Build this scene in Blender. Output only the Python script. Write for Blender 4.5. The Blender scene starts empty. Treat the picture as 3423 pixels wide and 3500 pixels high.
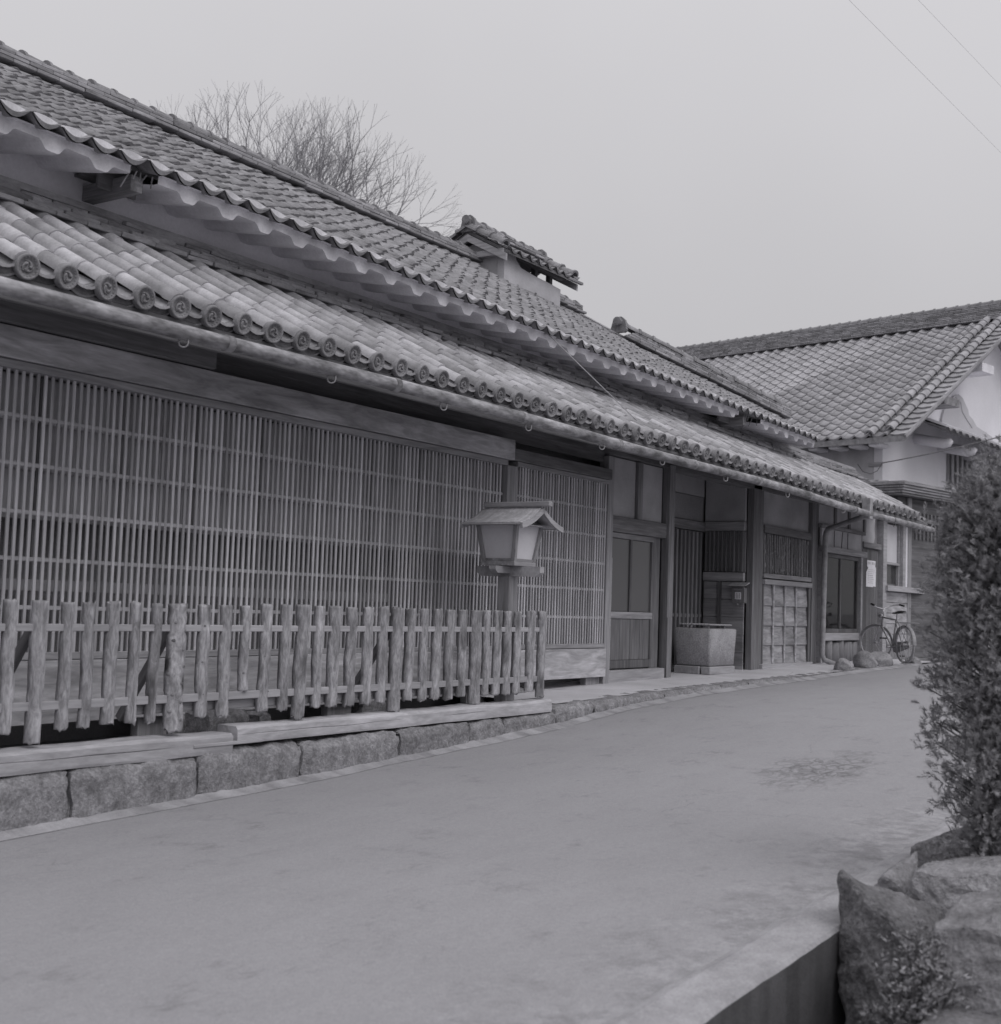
import bpy, math, random
import numpy as np
from mathutils import Matrix, Vector, noise as mnoise
random.seed(11)
S = bpy.context.scene
COL = S.collection
rad = math.radians
PI = math.pi

# ------------------------------------------------------------------ camera
# waist-level 6x6 camera, 75 mm lens; X runs along the street, Y towards the house, Z up
HC = 1.6
_x = Vector((2949, 415, 4400)).normalized()
_u = Vector((.034, -1, (415 - .034 * 2949) / 4400)).normalized()
_y = _u.cross(_x)
right = Vector((_x.x, _y.x, _u.x)); down = Vector((_x.y, _y.y, _u.y)); fwd = Vector((_x.z, _y.z, _u.z))
cd = bpy.data.cameras.new('camera'); cam = bpy.data.objects.new('camera', cd); COL.objects.link(cam)
cam.matrix_world = Matrix(((right.x, -down.x, -fwd.x, 0), (right.y, -down.y, -fwd.y, 0), (right.z, -down.z, -fwd.z, HC), (0, 0, 0, 1)))
cd.sensor_fit = 'HORIZONTAL'; cd.sensor_width = 58.35; cd.lens = 75
cd.clip_start = .05; cd.clip_end = 2000
cd.dof.use_dof = True; cd.dof.focus_distance = 13.0; cd.dof.aperture_fstop = 5.0
S.camera = cam

# ------------------------------------------------------------------ sky, sun, exposure
SUN_EL, SUN_ROT = 50, 192     # sun direction (soft, overcast)
W = bpy.data.worlds.new('World'); S.world = W; W.use_nodes = True
nt = W.node_tree; N = nt.nodes; L = nt.links
bg = N['Background']
sky = N.new('ShaderNodeTexSky'); sky.sky_type = 'NISHITA'; sky.sun_disc = False
sky.sun_elevation = rad(SUN_EL); sky.sun_rotation = rad(SUN_ROT); sky.dust_density = 6; sky.air_density = 1.0; sky.ozone_density = 1
bw = N.new('ShaderNodeRGBToBW'); L.new(sky.outputs[0], bw.inputs[0])
mx = N.new('ShaderNodeMapRange'); mx.clamp = False     # an overcast layer flattens the sky's range
mx.inputs['From Min'].default_value = 0; mx.inputs['From Max'].default_value = 10
mx.inputs['To Min'].default_value = 5.6; mx.inputs['To Max'].default_value = 7.4
L.new(bw.outputs[0], mx.inputs['Value'])
tint = N.new('ShaderNodeMixRGB'); tint.blend_type = 'MULTIPLY'; tint.inputs[0].default_value = 1
wg = N.new('ShaderNodeTexCoord'); ws = N.new('ShaderNodeSeparateXYZ'); L.new(wg.outputs['Generated'], ws.inputs[0])
wr = N.new('ShaderNodeMapRange'); L.new(ws.outputs[2], wr.inputs['Value'])      # overcast sky: brightest overhead
for _k, _v in zip(('From Min', 'From Max', 'To Min', 'To Max'), (0, 1, .72, 1.55)): wr.inputs[_k].default_value = _v
wm = N.new('ShaderNodeMath'); wm.operation = 'MULTIPLY'; L.new(mx.outputs[0], wm.inputs[0]); L.new(wr.outputs[0], wm.inputs[1])
wn = N.new('ShaderNodeTexNoise'); wn.inputs['Scale'].default_value = 2.2; wn.inputs['Detail'].default_value = 4; L.new(wg.outputs['Generated'], wn.inputs['Vector'])
wq = N.new('ShaderNodeMapRange'); L.new(wn.outputs['Fac'], wq.inputs['Value'])      # faint cloud structure
for _k, _v in zip(('From Min', 'From Max', 'To Min', 'To Max'), (.3, .7, .965, 1.035)): wq.inputs[_k].default_value = _v
wc = N.new('ShaderNodeMath'); wc.operation = 'MULTIPLY'; L.new(wm.outputs[0], wc.inputs[0]); L.new(wq.outputs[0], wc.inputs[1])
L.new(wc.outputs[0], tint.inputs[1]); tint.inputs[2].default_value = (1, .988, 1.026, 1)
L.new(tint.outputs[0], bg.inputs[0]); bg.inputs[1].default_value = .1
sd = bpy.data.lights.new('sun', 'SUN'); sd.energy = .65; sd.angle = rad(35); sd.color = (1, .985, .98)
sun = bpy.data.objects.new('sun', sd); COL.objects.link(sun)
_a = rad(SUN_ROT)
# Nishita: rotation 0 puts the sun along +Y, turning clockwise seen from above
sdir = Vector((math.sin(_a) * math.cos(rad(SUN_EL)), math.cos(_a) * math.cos(rad(SUN_EL)), math.sin(rad(SUN_EL))))
sun.rotation_euler = sdir.to_track_quat('Z', 'Y').to_euler(); sun.location = sdir * 60
S.view_settings.view_transform = 'Standard'; S.view_settings.look = 'None'
S.view_settings.exposure = 0.0; S.view_settings.gamma = 1; S.view_settings.use_curve_mapping = False

# ------------------------------------------------------------------ materials (monochrome stock, faint violet base)
MATS = {}
def mat(name, v, var=.25, scale=3., stretch=(1, 1, 1), fine=60., fvar=.15, rough=.85, bump=.25, bdist=.006, rnd=.2,
        spec=.3, spots=0., spot_scale=9., grain=0., gscale=14., metal=0.):
    m = bpy.data.materials.new(name); m.use_nodes = True; MATS[name] = m
    t = m.node_tree; n = t.nodes; l = t.links; b = n['Principled BSDF']
    tc = n.new('ShaderNodeTexCoord'); oi = n.new('ShaderNodeObjectInfo'); at = n.new('ShaderNodeAttribute'); at.attribute_name = 'rnd'
    add = n.new('ShaderNodeMath'); add.operation = 'ADD'; l.new(oi.outputs['Random'], add.inputs[0]); l.new(at.outputs['Fac'], add.inputs[1])
    fr = n.new('ShaderNodeMath'); fr.operation = 'FRACT'; l.new(add.outputs[0], fr.inputs[0])
    off = n.new('ShaderNodeMath'); off.operation = 'MULTIPLY'; l.new(fr.outputs[0], off.inputs[0]); off.inputs[1].default_value = 37.
    mp = n.new('ShaderNodeMapping'); l.new(tc.outputs['Object'], mp.inputs[0]); mp.inputs['Scale'].default_value = stretch
    av = n.new('ShaderNodeVectorMath'); av.operation = 'ADD'; l.new(mp.outputs[0], av.inputs[0]); l.new(off.outputs[0], av.inputs[1])
    def noise(sc, det, r=.55):
        q = n.new('ShaderNodeTexNoise'); q.inputs['Scale'].default_value = sc; q.inputs['Detail'].default_value = det
        q.inputs['Roughness'].default_value = r; l.new(av.outputs[0], q.inputs['Vector']); return q
    def rng(src, lo, hi, a=.3, c=.7):
        q = n.new('ShaderNodeMapRange'); l.new(src, q.inputs['Value']); q.inputs['From Min'].default_value = a; q.inputs['From Max'].default_value = c
        q.inputs['To Min'].default_value = lo; q.inputs['To Max'].default_value = hi; return q.outputs[0]
    def mul(x, y):
        q = n.new('ShaderNodeMath'); q.operation = 'MULTIPLY'; l.new(x, q.inputs[0]); l.new(y, q.inputs[1]); return q.outputs[0]
    n1 = noise(scale, 4); n2 = noise(fine, 3, .7)
    f = mul(rng(n1.outputs['Fac'], 1 - var, 1 + var), rng(n2.outputs['Fac'], 1 - fvar, 1 + fvar))
    f = mul(f, rng(fr.outputs[0], 1 - rnd, 1 + rnd, 0, 1))
    hgt = n2.outputs['Fac']
    if grain:
        wv = n.new('ShaderNodeTexNoise'); wv.inputs['Scale'].default_value = gscale; wv.inputs['Detail'].default_value = 5; wv.inputs['Roughness'].default_value = .6
        wv.inputs['Distortion'].default_value = 1.2; l.new(av.outputs[0], wv.inputs['Vector'])
        f = mul(f, rng(wv.outputs['Fac'], 1 - grain, 1 + grain, .35, .65)); hgt = mul(hgt, wv.outputs['Fac'])
    if spots:
        vo = n.new('ShaderNodeTexVoronoi'); vo.inputs['Scale'].default_value = spot_scale
        l.new(av.outputs[0], vo.inputs['Vector']); f = mul(f, rng(vo.outputs['Distance'], 1 - spots, 1, .14, .36))
    cm = n.new('ShaderNodeMixRGB'); cm.blend_type = 'MULTIPLY'; cm.inputs[0].default_value = 1
    cm.inputs[1].default_value = (v, v * .988, v * 1.035, 1); l.new(f, cm.inputs[2]); l.new(cm.outputs[0], b.inputs['Base Color'])
    b.inputs['Roughness'].default_value = rough; b.inputs['Specular IOR Level'].default_value = spec; b.inputs['Metallic'].default_value = metal
    if bump:
        bp = n.new('ShaderNodeBump'); bp.inputs['Strength'].default_value = bump; bp.inputs['Distance'].default_value = bdist
        l.new(hgt, bp.inputs['Height']); l.new(bp.outputs[0], b.inputs['Normal'])
    return m
VS, HS, YS = (1, 1, .07), (.07, 1, 1), (1, .07, 1)
mat('slat', 0.48, .2, 8, VS, 40, .15, rnd=.22, grain=.15)
mat('lattice_rail', 0.36, .2, 8, HS, 40, .15, rnd=.1)
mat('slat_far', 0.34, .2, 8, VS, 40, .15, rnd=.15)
mat('wood_h', 0.29, .25, 6, HS, 40, .15, grain=.25, rnd=.12)
mat('wood_y', 0.33, .25, 6, YS, 40, .15, grain=.2, rnd=.12)
mat('wood_v', 0.27, .25, 6, VS, 40, .15, grain=.22, rnd=.12)
mat('board', 0.42, .25, 3, (.16, 1, 1), 40, .12, grain=.3, gscale=9, rnd=.08)
mat('clap', .33, .25, 4, (.16, 1, 1), 40, .14, grain=.3, gscale=12, rnd=.1)
mat('dark_v', 0.18, .3, 6, VS, 40, .2, grain=.2, rnd=.15)
mat('dark_h', 0.17, .3, 6, HS, 40, .2, grain=.2, rnd=.15)
mat('dark_y', 0.28, .3, 6, YS, 40, .2, grain=.2, rnd=.15)
mat('door_v', 0.14, .25, 6, VS, 40, .2, grain=.2, rnd=.15)
mat('fence', 0.31, .3, 11, (1, 1, .30), 45, .22, grain=.3, gscale=26, rnd=.14, spots=.5, spot_scale=7, bump=.9, bdist=.012)
mat('fence_knot', 0.3, .3, 11, (1, 1, .5), 45, .22, grain=.3, gscale=22, rnd=.05, spots=.8, spot_scale=9, bump=.9, bdist=.012)
mat('rail', 0.36, .15, 6, HS, 40, .12, grain=.12, rnd=.1)
mat('beam', .42, .16, 3, (.2, 1, 1), 40, .12, grain=.18, gscale=10, rnd=.05, bump=.4, bdist=.01)
mat('granite', 0.235, .24, 9, fine=42, fvar=.34, bump=.9, bdist=.025, rnd=.12, grain=.16, gscale=18)
mat('trough', .37, .16, 5, fine=55, fvar=.34, bump=.9, bdist=.014, rnd=.05)
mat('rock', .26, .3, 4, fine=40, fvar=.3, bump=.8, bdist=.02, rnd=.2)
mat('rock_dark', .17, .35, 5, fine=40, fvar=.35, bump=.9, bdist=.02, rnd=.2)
mat('plaster', 0.44, .2, 1.8, fine=40, fvar=.05, bump=.15, rnd=.0)
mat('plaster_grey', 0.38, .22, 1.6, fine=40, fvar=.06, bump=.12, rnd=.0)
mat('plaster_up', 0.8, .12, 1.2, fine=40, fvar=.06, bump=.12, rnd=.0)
mat('plaster_eave', .74, .14, 3, fine=40, fvar=.08, bump=.3, rnd=.0)
mat('plaster_white', 0.76, .08, .8, fine=30, fvar=.04, bump=.15, rnd=.0)
mat('plaster_patch', .5, .06, 2, fine=60, fvar=.05, bump=.25, rnd=.0)
mat('tile', .37, .26, 6, fine=50, fvar=.12, rough=.55, spec=.35, bump=.3, rnd=.3)
mat('tile_pan', 0.3, .2, 9, fine=50, fvar=.12, rough=.6, spec=.4, bump=.25, rnd=.2)
mat('tile_disc', 0.24, .2, 16, fine=70, fvar=.2, rough=.65, bump=.4, rnd=.15)
mat('tile_up', 0.235, .28, 9, fine=50, fvar=.2, rough=.65, bump=.4, rnd=.16)
mat('tile_course', 0.29, .3, 9, (.3, 1, 1), fine=50, fvar=.2, rough=.7, bump=.4, rnd=.3)
mat('tile_kura', 0.35, .16, 7, fine=50, fvar=.1, rough=.5, spec=.4, bump=.2, rnd=.17)
mat('gutter', .25, .7, 3, (.5, 1, 1.6), fine=12, fvar=.4, rough=.6, spec=.4, bump=.15, rnd=.0)
mat('metal', .3, .25, 9, fine=60, fvar=.15, rough=.45, spec=.5, bump=.1, rnd=.1)
mat('chrome', .5, .2, 9, fine=60, fvar=.15, rough=.3, spec=.5, bump=.0, rnd=.1, metal=.7)
mat('black', .03, .2, 9, fine=60, fvar=.2, rough=.5, bump=.1, rnd=.1)
mat('paper', .78, .08, 5, fine=70, fvar=.06, bump=.1, rnd=.0)
mat('panel', 0.62, .05, 3, fine=60, fvar=.03, bump=.05, rnd=.03, rough=.7)
mat('mortar', .5, .12, 9, fine=50, fvar=.1, bump=.3, rnd=.12)
mat('bark', .14, .3, 8, VS, 30, .2, bump=.5, rnd=.1)
mat('twig', 0.36, .2, 2, fine=20, fvar=.1, bump=0, rnd=.1)
mat('leaf', 0.3, .2, 3, fine=20, fvar=.1, bump=0, rnd=.22, rough=.6)
mat('leaf_small', 0.24, .3, 5, fine=20, fvar=.2, bump=0, rnd=.4, rough=.5)
mat('void', 0.26, .1, 3, rnd=0, bump=0)
mat('earth', .2, .35, 2, fine=40, fvar=.3, bump=.8, bdist=.02, rnd=0)
mat('wire', .16, .1, 3, rnd=0, bump=0)
mat('wire_pale', .4, .1, 3, rnd=0, bump=0)
mat('bamboo', .2, .3, 12, VS, 40, .15, rnd=.3, rough=.5, spec=.4)
mat('ceramic', .7, .05, 5, rnd=0, bump=0, rough=.3, spec=.5)
mat('tarp', .33, .15, 5, fine=40, fvar=.1, rnd=.05)
for nm, a, r_ in (('glass', .03, .04), ('glass_pale', .09, .3)):
    m = bpy.data.materials.new(nm); m.use_nodes = True; b = m.node_tree.nodes['Principled BSDF']; MATS[nm] = m
    b.inputs['Base Color'].default_value = (a, a * .988, a * 1.025, 1); b.inputs['Roughness'].default_value = r_
    b.inputs['Specular IOR Level'].default_value = .6
    if nm == 'glass': b.inputs['Alpha'].default_value = .38

def surf_mat(name, base, build):
    m = bpy.data.materials.new(name); m.use_nodes = True; MATS[name] = m
    t = m.node_tree; b = t.nodes['Principled BSDF']; b.inputs['Roughness'].default_value = .9; b.inputs['Specular IOR Level'].default_value = .2
    tc = t.nodes.new('ShaderNodeTexCoord')
    fac, hgt = build(t, tc.outputs['Object'])
    cm = t.nodes.new('ShaderNodeMixRGB'); cm.blend_type = 'MULTIPLY'; cm.inputs[0].default_value = 1
    cm.inputs[1].default_value = (base, base * .988, base * 1.035, 1); t.links.new(fac, cm.inputs[2]); t.links.new(cm.outputs[0], b.inputs['Base Color'])
    bp = t.nodes.new('ShaderNodeBump'); bp.inputs['Strength'].default_value = .35; bp.inputs['Distance'].default_value = .01
    t.links.new(hgt, bp.inputs['Height']); t.links.new(bp.outputs[0], b.inputs['Normal'])
class NB:
    def __init__(s, t): s.t = t
    def noise(s, v, sc, det=4, r=.55, dist=0):
        q = s.t.nodes.new('ShaderNodeTexNoise'); q.inputs['Scale'].default_value = sc; q.inputs['Detail'].default_value = det
        q.inputs['Roughness'].default_value = r; q.inputs['Distortion'].default_value = dist; s.t.links.new(v, q.inputs['Vector']); return q.outputs['Fac']
    def rng(s, x, a, b, lo, hi):
        q = s.t.nodes.new('ShaderNodeMapRange'); s.t.links.new(x, q.inputs['Value'])
        for k, vv in zip(('From Min', 'From Max', 'To Min', 'To Max'), (a, b, lo, hi)): q.inputs[k].default_value = vv
        return q.outputs[0]
    def op(s, o, x, y):
        q = s.t.nodes.new('ShaderNodeMath'); q.operation = o
        for i, w in enumerate((x, y)):
            if isinstance(w, (int, float)): q.inputs[i].default_value = w
            else: s.t.links.new(w, q.inputs[i])
        return q.outputs[0]
    def sep(s, v):
        q = s.t.nodes.new('ShaderNodeSeparateXYZ'); s.t.links.new(v, q.inputs[0]); return q.outputs
    def mapv(s, v, sc, loc=(0, 0, 0)):
        q = s.t.nodes.new('ShaderNodeMapping'); q.inputs['Scale'].default_value = sc; q.inputs['Location'].default_value = loc; s.t.links.new(v, q.inputs[0]); return q.outputs[0]
    def edge(s, v, sc):
        q = s.t.nodes.new('ShaderNodeTexVoronoi'); q.feature = 'DISTANCE_TO_EDGE'; q.inputs['Scale'].default_value = sc; s.t.links.new(v, q.inputs['Vector']); return q.outputs['Distance']
    def bump_at(s, v, c, r):      # 1 at centre c falling to 0 at radii r
        q = s.t.nodes.new('ShaderNodeVectorMath'); q.operation = 'SUBTRACT'; s.t.links.new(v, q.inputs[0]); q.inputs[1].default_value = c
        w = s.t.nodes.new('ShaderNodeVectorMath'); w.operation = 'MULTIPLY'; s.t.links.new(q.outputs[0], w.inputs[0]); w.inputs[1].default_value = (1 / r[0], 1 / r[1], 0)
        e = s.t.nodes.new('ShaderNodeVectorMath'); e.operation = 'LENGTH'; s.t.links.new(w.outputs[0], e.inputs[0])
        return s.rng(e.outputs['Value'], 0, 1, 1, 0)
def road_build(t, v):
    k = NB(t); X, Y, Z = k.sep(v)
    big = k.rng(k.noise(v, .45, 5), .3, .7, .96, 1.03); mid = k.rng(k.noise(k.mapv(v, (.35, 1, 1)), 5, 4), .3, .7, .97, 1.03)
    fi = k.noise(v, 130, 2, .7); finef = k.op('MULTIPLY', k.rng(fi, .3, .7, .88, 1.12), k.rng(k.noise(v, 34, 4, .75), .3, .7, .93, 1.07))
    spots = k.rng(k.noise(v, 1.7, 3, .5), .70, .76, 1, .95)
    # pale worn concrete strip along the ditch, with a ragged edge
    rag = k.op('ADD', Y, k.rng(k.noise(v, 2.2, 6, .7), .3, .7, -.55, .55))
    strip = k.rng(rag, 2.3, 2.75, 1.0, 0.0)
    mott = k.rng(k.noise(v, 7, 7, .75), .42, .6, .80, 1.14)
    stripf = k.op('ADD', 1, k.op('MULTIPLY', strip, k.op('SUBTRACT', mott, 1)))
    # crazed patch
    msk = k.bump_at(v, (9.8, 3.5, 0), (1.3, .55))
    msk = k.rng(k.op('ADD', msk, k.rng(k.noise(v, 3, 5, .7), .3, .7, -.4, .4)), .1, .75, 0, 1)
    wv = t.nodes.new('ShaderNodeVectorMath'); wv.operation = 'ADD'; t.links.new(v, wv.inputs[0])
    nn = t.nodes.new('ShaderNodeTexNoise'); nn.inputs['Scale'].default_value = 5; t.links.new(v, nn.inputs['Vector'])
    sc = t.nodes.new('ShaderNodeVectorMath'); sc.operation = 'SCALE'; sc.inputs['Scale'].default_value = .22; t.links.new(nn.outputs['Color'], sc.inputs[0]); t.links.new(sc.outputs[0], wv.inputs[1])
    e = k.edge(k.mapv(wv.outputs[0], (.6, 1.5, 1)), 8.5); cr = k.op('MULTIPLY', k.rng(e, .0, .16, .62, 1), k.rng(k.noise(k.mapv(wv.outputs[0], (1.0, 4.5, 1)), 3.2, 6, .7), .46, .6, 1, .66))
    crf = k.op('ADD', 1, k.op('MULTIPLY', msk, k.op('SUBTRACT', cr, 1)))
    # long hairline cracks
    e2 = k.edge(wv.outputs[0], .55); m2 = k.rng(k.noise(v, .8, 2), .58, .64, 0, 1)
    c2 = k.op('ADD', 1, k.op('MULTIPLY', m2, k.op('SUBTRACT', k.rng(e2, .001, .004, .85, 1), 1)))
    f = k.op('MULTIPLY', k.op('MULTIPLY', big, mid), k.op('MULTIPLY', finef, spots))
    f = k.op('MULTIPLY', k.op('MULTIPLY', f, stripf), k.op('MULTIPLY', crf, c2))
    return f, k.op('MULTIPLY', fi, crf)
surf_mat('road', .325, road_build)
def apron_build(t, v):
    k = NB(t); fi = k.noise(v, 120, 2, .7)
    f = k.op('MULTIPLY', k.rng(k.noise(v, 1.2, 5, .6), .3, .7, .84, 1.1), k.rng(fi, .3, .7, .9, 1.1))
    e = k.edge(v, .7); f = k.op('MULTIPLY', f, k.rng(e, .002, .008, .75, 1)); return f, fi
surf_mat('apron', .56, apron_build)
def conc_build(t, v):
    k = NB(t); fi = k.noise(v, 90, 3, .7)
    f = k.op('MULTIPLY', k.rng(k.noise(v, 3.5, 6, .7), .32, .68, .72, 1.12), k.rng(fi, .3, .7, .86, 1.14))
    st = k.rng(k.noise(k.mapv(v, (6, 1, .6)), 1, 4), .45, .6, 1, .75); return k.op('MULTIPLY', f, st), fi
surf_mat('concrete', .4, conc_build)
surf_mat('damp', .13, conc_build)
def rim_build(t, v):
    k = NB(t); fi = k.noise(v, 90, 3, .7)
    f = k.op('MULTIPLY', k.rng(k.noise(v, 5, 8, .75), .38, .62, .78, 1.1), k.rng(fi, .3, .7, .84, 1.16))
    return f, k.op('ADD', fi, k.noise(v, 14, 5, .7))
surf_mat('rim', .37, rim_build)

# ------------------------------------------------------------------ mesh helpers
def mesh(name, V, F, smooth=False, fr=None):
    me = bpy.data.meshes.new(name); me.from_pydata([tuple(v) for v in V], [], F); me.update()
    if smooth: me.polygons.foreach_set('use_smooth', [True] * len(me.polygons))
    if fr is not None:
        a = me.attributes.new('rnd', 'FLOAT', 'FACE'); a.data.foreach_set('value', fr)
    return me
class B:
    """collects vertices and faces of one piece"""
    def __init__(s): s.V = []; s.F = []; s.R = []
    def add(s, V, F, r=0.):
        o = len(s.V); s.V += [tuple(v) for v in V]; s.F += [tuple(i + o for i in f) for f in F]; s.R += [r] * len(F); return s
    def box(s, a, b, ch=.004, r=0.): V, F = cbox(a, b, ch); return s.add(V, F, r)
    def tube(s, pts, rr, n=6, cap=True, r=0.): V, F = tube(pts, rr, n, cap); return s.add(V, F, r)
    def me(s, name, smooth=False): return mesh(name, s.V, s.F, smooth, s.R)
def cbox(a, b, ch=.004):
    """box from corner a to corner b with chamfered edges"""
    lo = [min(p, q) for p, q in zip(a, b)]; hi = [max(p, q) for p, q in zip(a, b)]
    c = min(ch, .45 * min(h - l for h, l in zip(hi, lo)))
    V = []; idx = {}
    for sx in (0, 1):
        for sy in (0, 1):
            for sz in (0, 1):
                P = [(lo, hi)[q][i] for i, q in enumerate((sx, sy, sz))]; D = [1 - 2 * q for q in (sx, sy, sz)]
                for ax in range(3):     # vertex lying on the face normal to ax
                    p = [P[i] + (0 if i == ax else D[i] * c) for i in range(3)]
                    idx[sx, sy, sz, ax] = len(V); V.append(p)
    F = []
    for ax in range(3):
        u, w = [i for i in range(3) if i != ax]
        for q in (0, 1):
            f = []
            for (x, y) in ((0, 0), (1, 0), (1, 1), (0, 1)):
                kk = [0, 0, 0]; kk[ax] = q; kk[u] = x; kk[w] = y; f.append(idx[(*kk, ax)])
            flip = (q == 0) != (ax == 1); F.append(tuple(reversed(f)) if flip else tuple(f))
        for x in (0, 1):
            for y in (0, 1):
                k0 = [0, 0, 0]; k1 = [0, 0, 0]; k0[ax] = 0; k1[ax] = 1
                k0[u] = k1[u] = x; k0[w] = k1[w] = y
                F.append((idx[(*k0, u)], idx[(*k1, u)], idx[(*k1, w)], idx[(*k0, w)]))
    for sx in (0, 1):
        for sy in (0, 1):
            for sz in (0, 1): F.append((idx[sx, sy, sz, 0], idx[sx, sy, sz, 1], idx[sx, sy, sz, 2]))
    return V, F
def tube(pts, rr, n=6, cap=True):
    pts = [Vector(p) for p in pts]
    if not hasattr(rr, '__len__'): rr = [rr] * len(pts)
    V = []; F = []; up = None
    for i, p in enumerate(pts):
        d = (pts[min(i + 1, len(pts) - 1)] - pts[max(i - 1, 0)]).normalized()
        if up is None: up = Vector((0, 0, 1)) if abs(d.z) < .9 else Vector((1, 0, 0))
        a = d.cross(up).normalized(); up = a.cross(d).normalized()
        for k in range(n):
            t = 2 * PI * k / n; V.append(p + (a * math.cos(t) + up * math.sin(t)) * rr[i])
    for i in range(len(pts) - 1):
        for k in range(n): F.append((i * n + k, i * n + (k + 1) % n, (i + 1) * n + (k + 1) % n, (i + 1) * n + k))
    if cap: F.append(tuple(range(n - 1, -1, -1))); F.append(tuple(range((len(pts) - 1) * n, len(pts) * n)))
    return V, F
def extrude(poly, axis, a, b):
    """closed 2D polygon extruded along an axis; poly in the other two axes, in order"""
    n = len(poly); V = []
    for t in (a, b):
        for p in poly:
            q = list(p); q.insert(axis, t); V.append(q)
    F = [tuple(range(n)), tuple(range(2 * n - 1, n - 1, -1))]
    for i in range(n): F.append((i, i + n, (i + 1) % n + n, (i + 1) % n))
    return V, F
ORG = {}
def obj(name, me, m, parent=None, loc=(0, 0, 0), rot=None, kind=None):
    """links a mesh; loc in the frame of the thing (world for things whose Empty is not turned)"""
    o = bpy.data.objects.new(name, me); COL.objects.link(o)
    if m and not me.materials: me.materials.append(MATS[m])
    base = Vector(ORG.get(parent.name, (0, 0, 0))) if parent else Vector((0, 0, 0))
    o.location = Vector(loc) - base; ORG[o.name] = tuple(loc)
    if rot: o.rotation_euler = rot
    if parent: o.parent = parent
    if kind: o['kind'] = kind
    return o
def tag(o, label, cat, group=None):
    o['label'] = label; o['category'] = cat
    if group: o['group'] = group
    return o
def thing(name, label, cat, loc=(0, 0, 0), group=None, rz=0, local=False):
    o = bpy.data.objects.new(name, None); COL.objects.link(o); o.location = loc; o.rotation_euler = (0, 0, rz); o.empty_display_size = .2
    ORG[o.name] = (0, 0, 0) if local else tuple(loc)
    return tag(o, label, cat, group)
def piece(name, a, b, m, parent, ch=.004, kind=None):
    """a chamfered bar between two corners, origin at its centre"""
    c = [(p + q) / 2 for p, q in zip(a, b)]
    V, F = cbox([p - k for p, k in zip(a, c)], [p - k for p, k in zip(b, c)], ch)
    return obj(name, mesh(name, V, F), m, parent, c, kind=kind)
U = random.uniform
def interp(T, x):
    for (a, p), (b, q) in zip(T, T[1:]):
        if x <= b: return p + (q - p) * max(0, (x - a)) / (b - a) if x > a else p
    return T[-1][1]
ROADZ = [(-60, -2.2), (-2, -.12), (0, -.02), (4.8, .19), (7, .26), (9.3, .37), (10.7, .44), (11.9, .54), (13.6, .62), (16, .67), (18, .71), (20.2, .755), (24, .80), (40, .95), (300, 2)]
zr = lambda x: interp(ROADZ, x)
bend = lambda x: -.2 * max(0, x - 25)

# ------------------------------------------------------------------ ground, road, apron
XS = sorted(set([-300, -100, -60, -20, -10, -5, -2] + [round(.5 * i, 2) for i in range(0, 62)] + [31 + 2 * i for i in range(10)] + [60, 100, 200, 300]))
def gz(x, y):
    b = bend(x); yy = y - b
    if yy < 1.34 or yy > 60:
        z = zr(x) - .03 if yy > -3 else zr(x) - .03
        return z + (.04 * math.sin(x * 1.7 + yy) if yy < 1.3 and yy > -20 else 0)
    if yy < 1.93: return zr(x) - .62 if x < 6.6 else zr(x) - .02
    if yy < 6.55: return zr(x) - .05
    if x < 10.85: return max(.50, zr(x) + .05)
    return zr(x) - .03
YS_ = [-300, -60, -20, -6, -2, 0, .6, 1.0, 1.33, 1.35, 1.6, 1.915, 1.935, 2.5, 4.5, 6.5, 6.56, 6.8, 7.3, 8, 9, 12, 20, 60, 300]
V = [(x, y + (bend(x) if -60 <= y <= 60 else 0), gz(x, y + (bend(x) if -60 <= y <= 60 else 0))) for x in XS for y in YS_]
n = len(YS_); F = [(i * n + j, (i + 1) * n + j, (i + 1) * n + j + 1, i * n + j + 1) for i in range(len(XS) - 1) for j in range(n - 1)]
g = obj('ground', mesh('ground', V, F), 'earth', kind='structure')
def strip(name, ys, x0, x1, m, dz, kind='structure', step=.5, bendy=True):
    xs = [x0 + (x1 - x0) * i / max(1, int((x1 - x0) / step)) for i in range(int((x1 - x0) / step) + 1)]
    V = [(x, y + (bend(x) if bendy else 0), zr(x) + dz(x, y)) for x in xs for y in ys]; n = len(ys)
    F = [(i * n + j, (i + 1) * n + j, (i + 1) * n + j + 1, i * n + j + 1) for i in range(len(xs) - 1) for j in range(n - 1)]
    return obj(name, mesh(name, V, F, True), m, kind=kind)
strip('road', [2.08 + .444 * i for i in range(10)] + [6.47], -60, 120, 'road', lambda x, y: .012 * math.sin(PI * (y - 2.1) / 4.4))
# concrete apron in front of the entrance
bm = B(); xs = [10.95 + .3 * i for i in range(46)]
ys = [6.62, 6.75, 7.2, 7.8, 8.4]
az = lambda x: interp([(10, .62), (11.7, .655), (13.6, .69), (16, .715), (18, .735), (20.2, .775), (25, .81)], x)
V = [(x, y, az(x) + .012 * (y - 6.6)) for x in xs for y in ys]; n = len(ys)
F = [(i * n + j, (i + 1) * n + j, (i + 1) * n + j + 1, i * n + j + 1) for i in range(len(xs) - 1) for j in range(n - 1)]
obj('pavement', mesh('pavement', V, F, True), 'apron', kind='structure')
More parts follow.
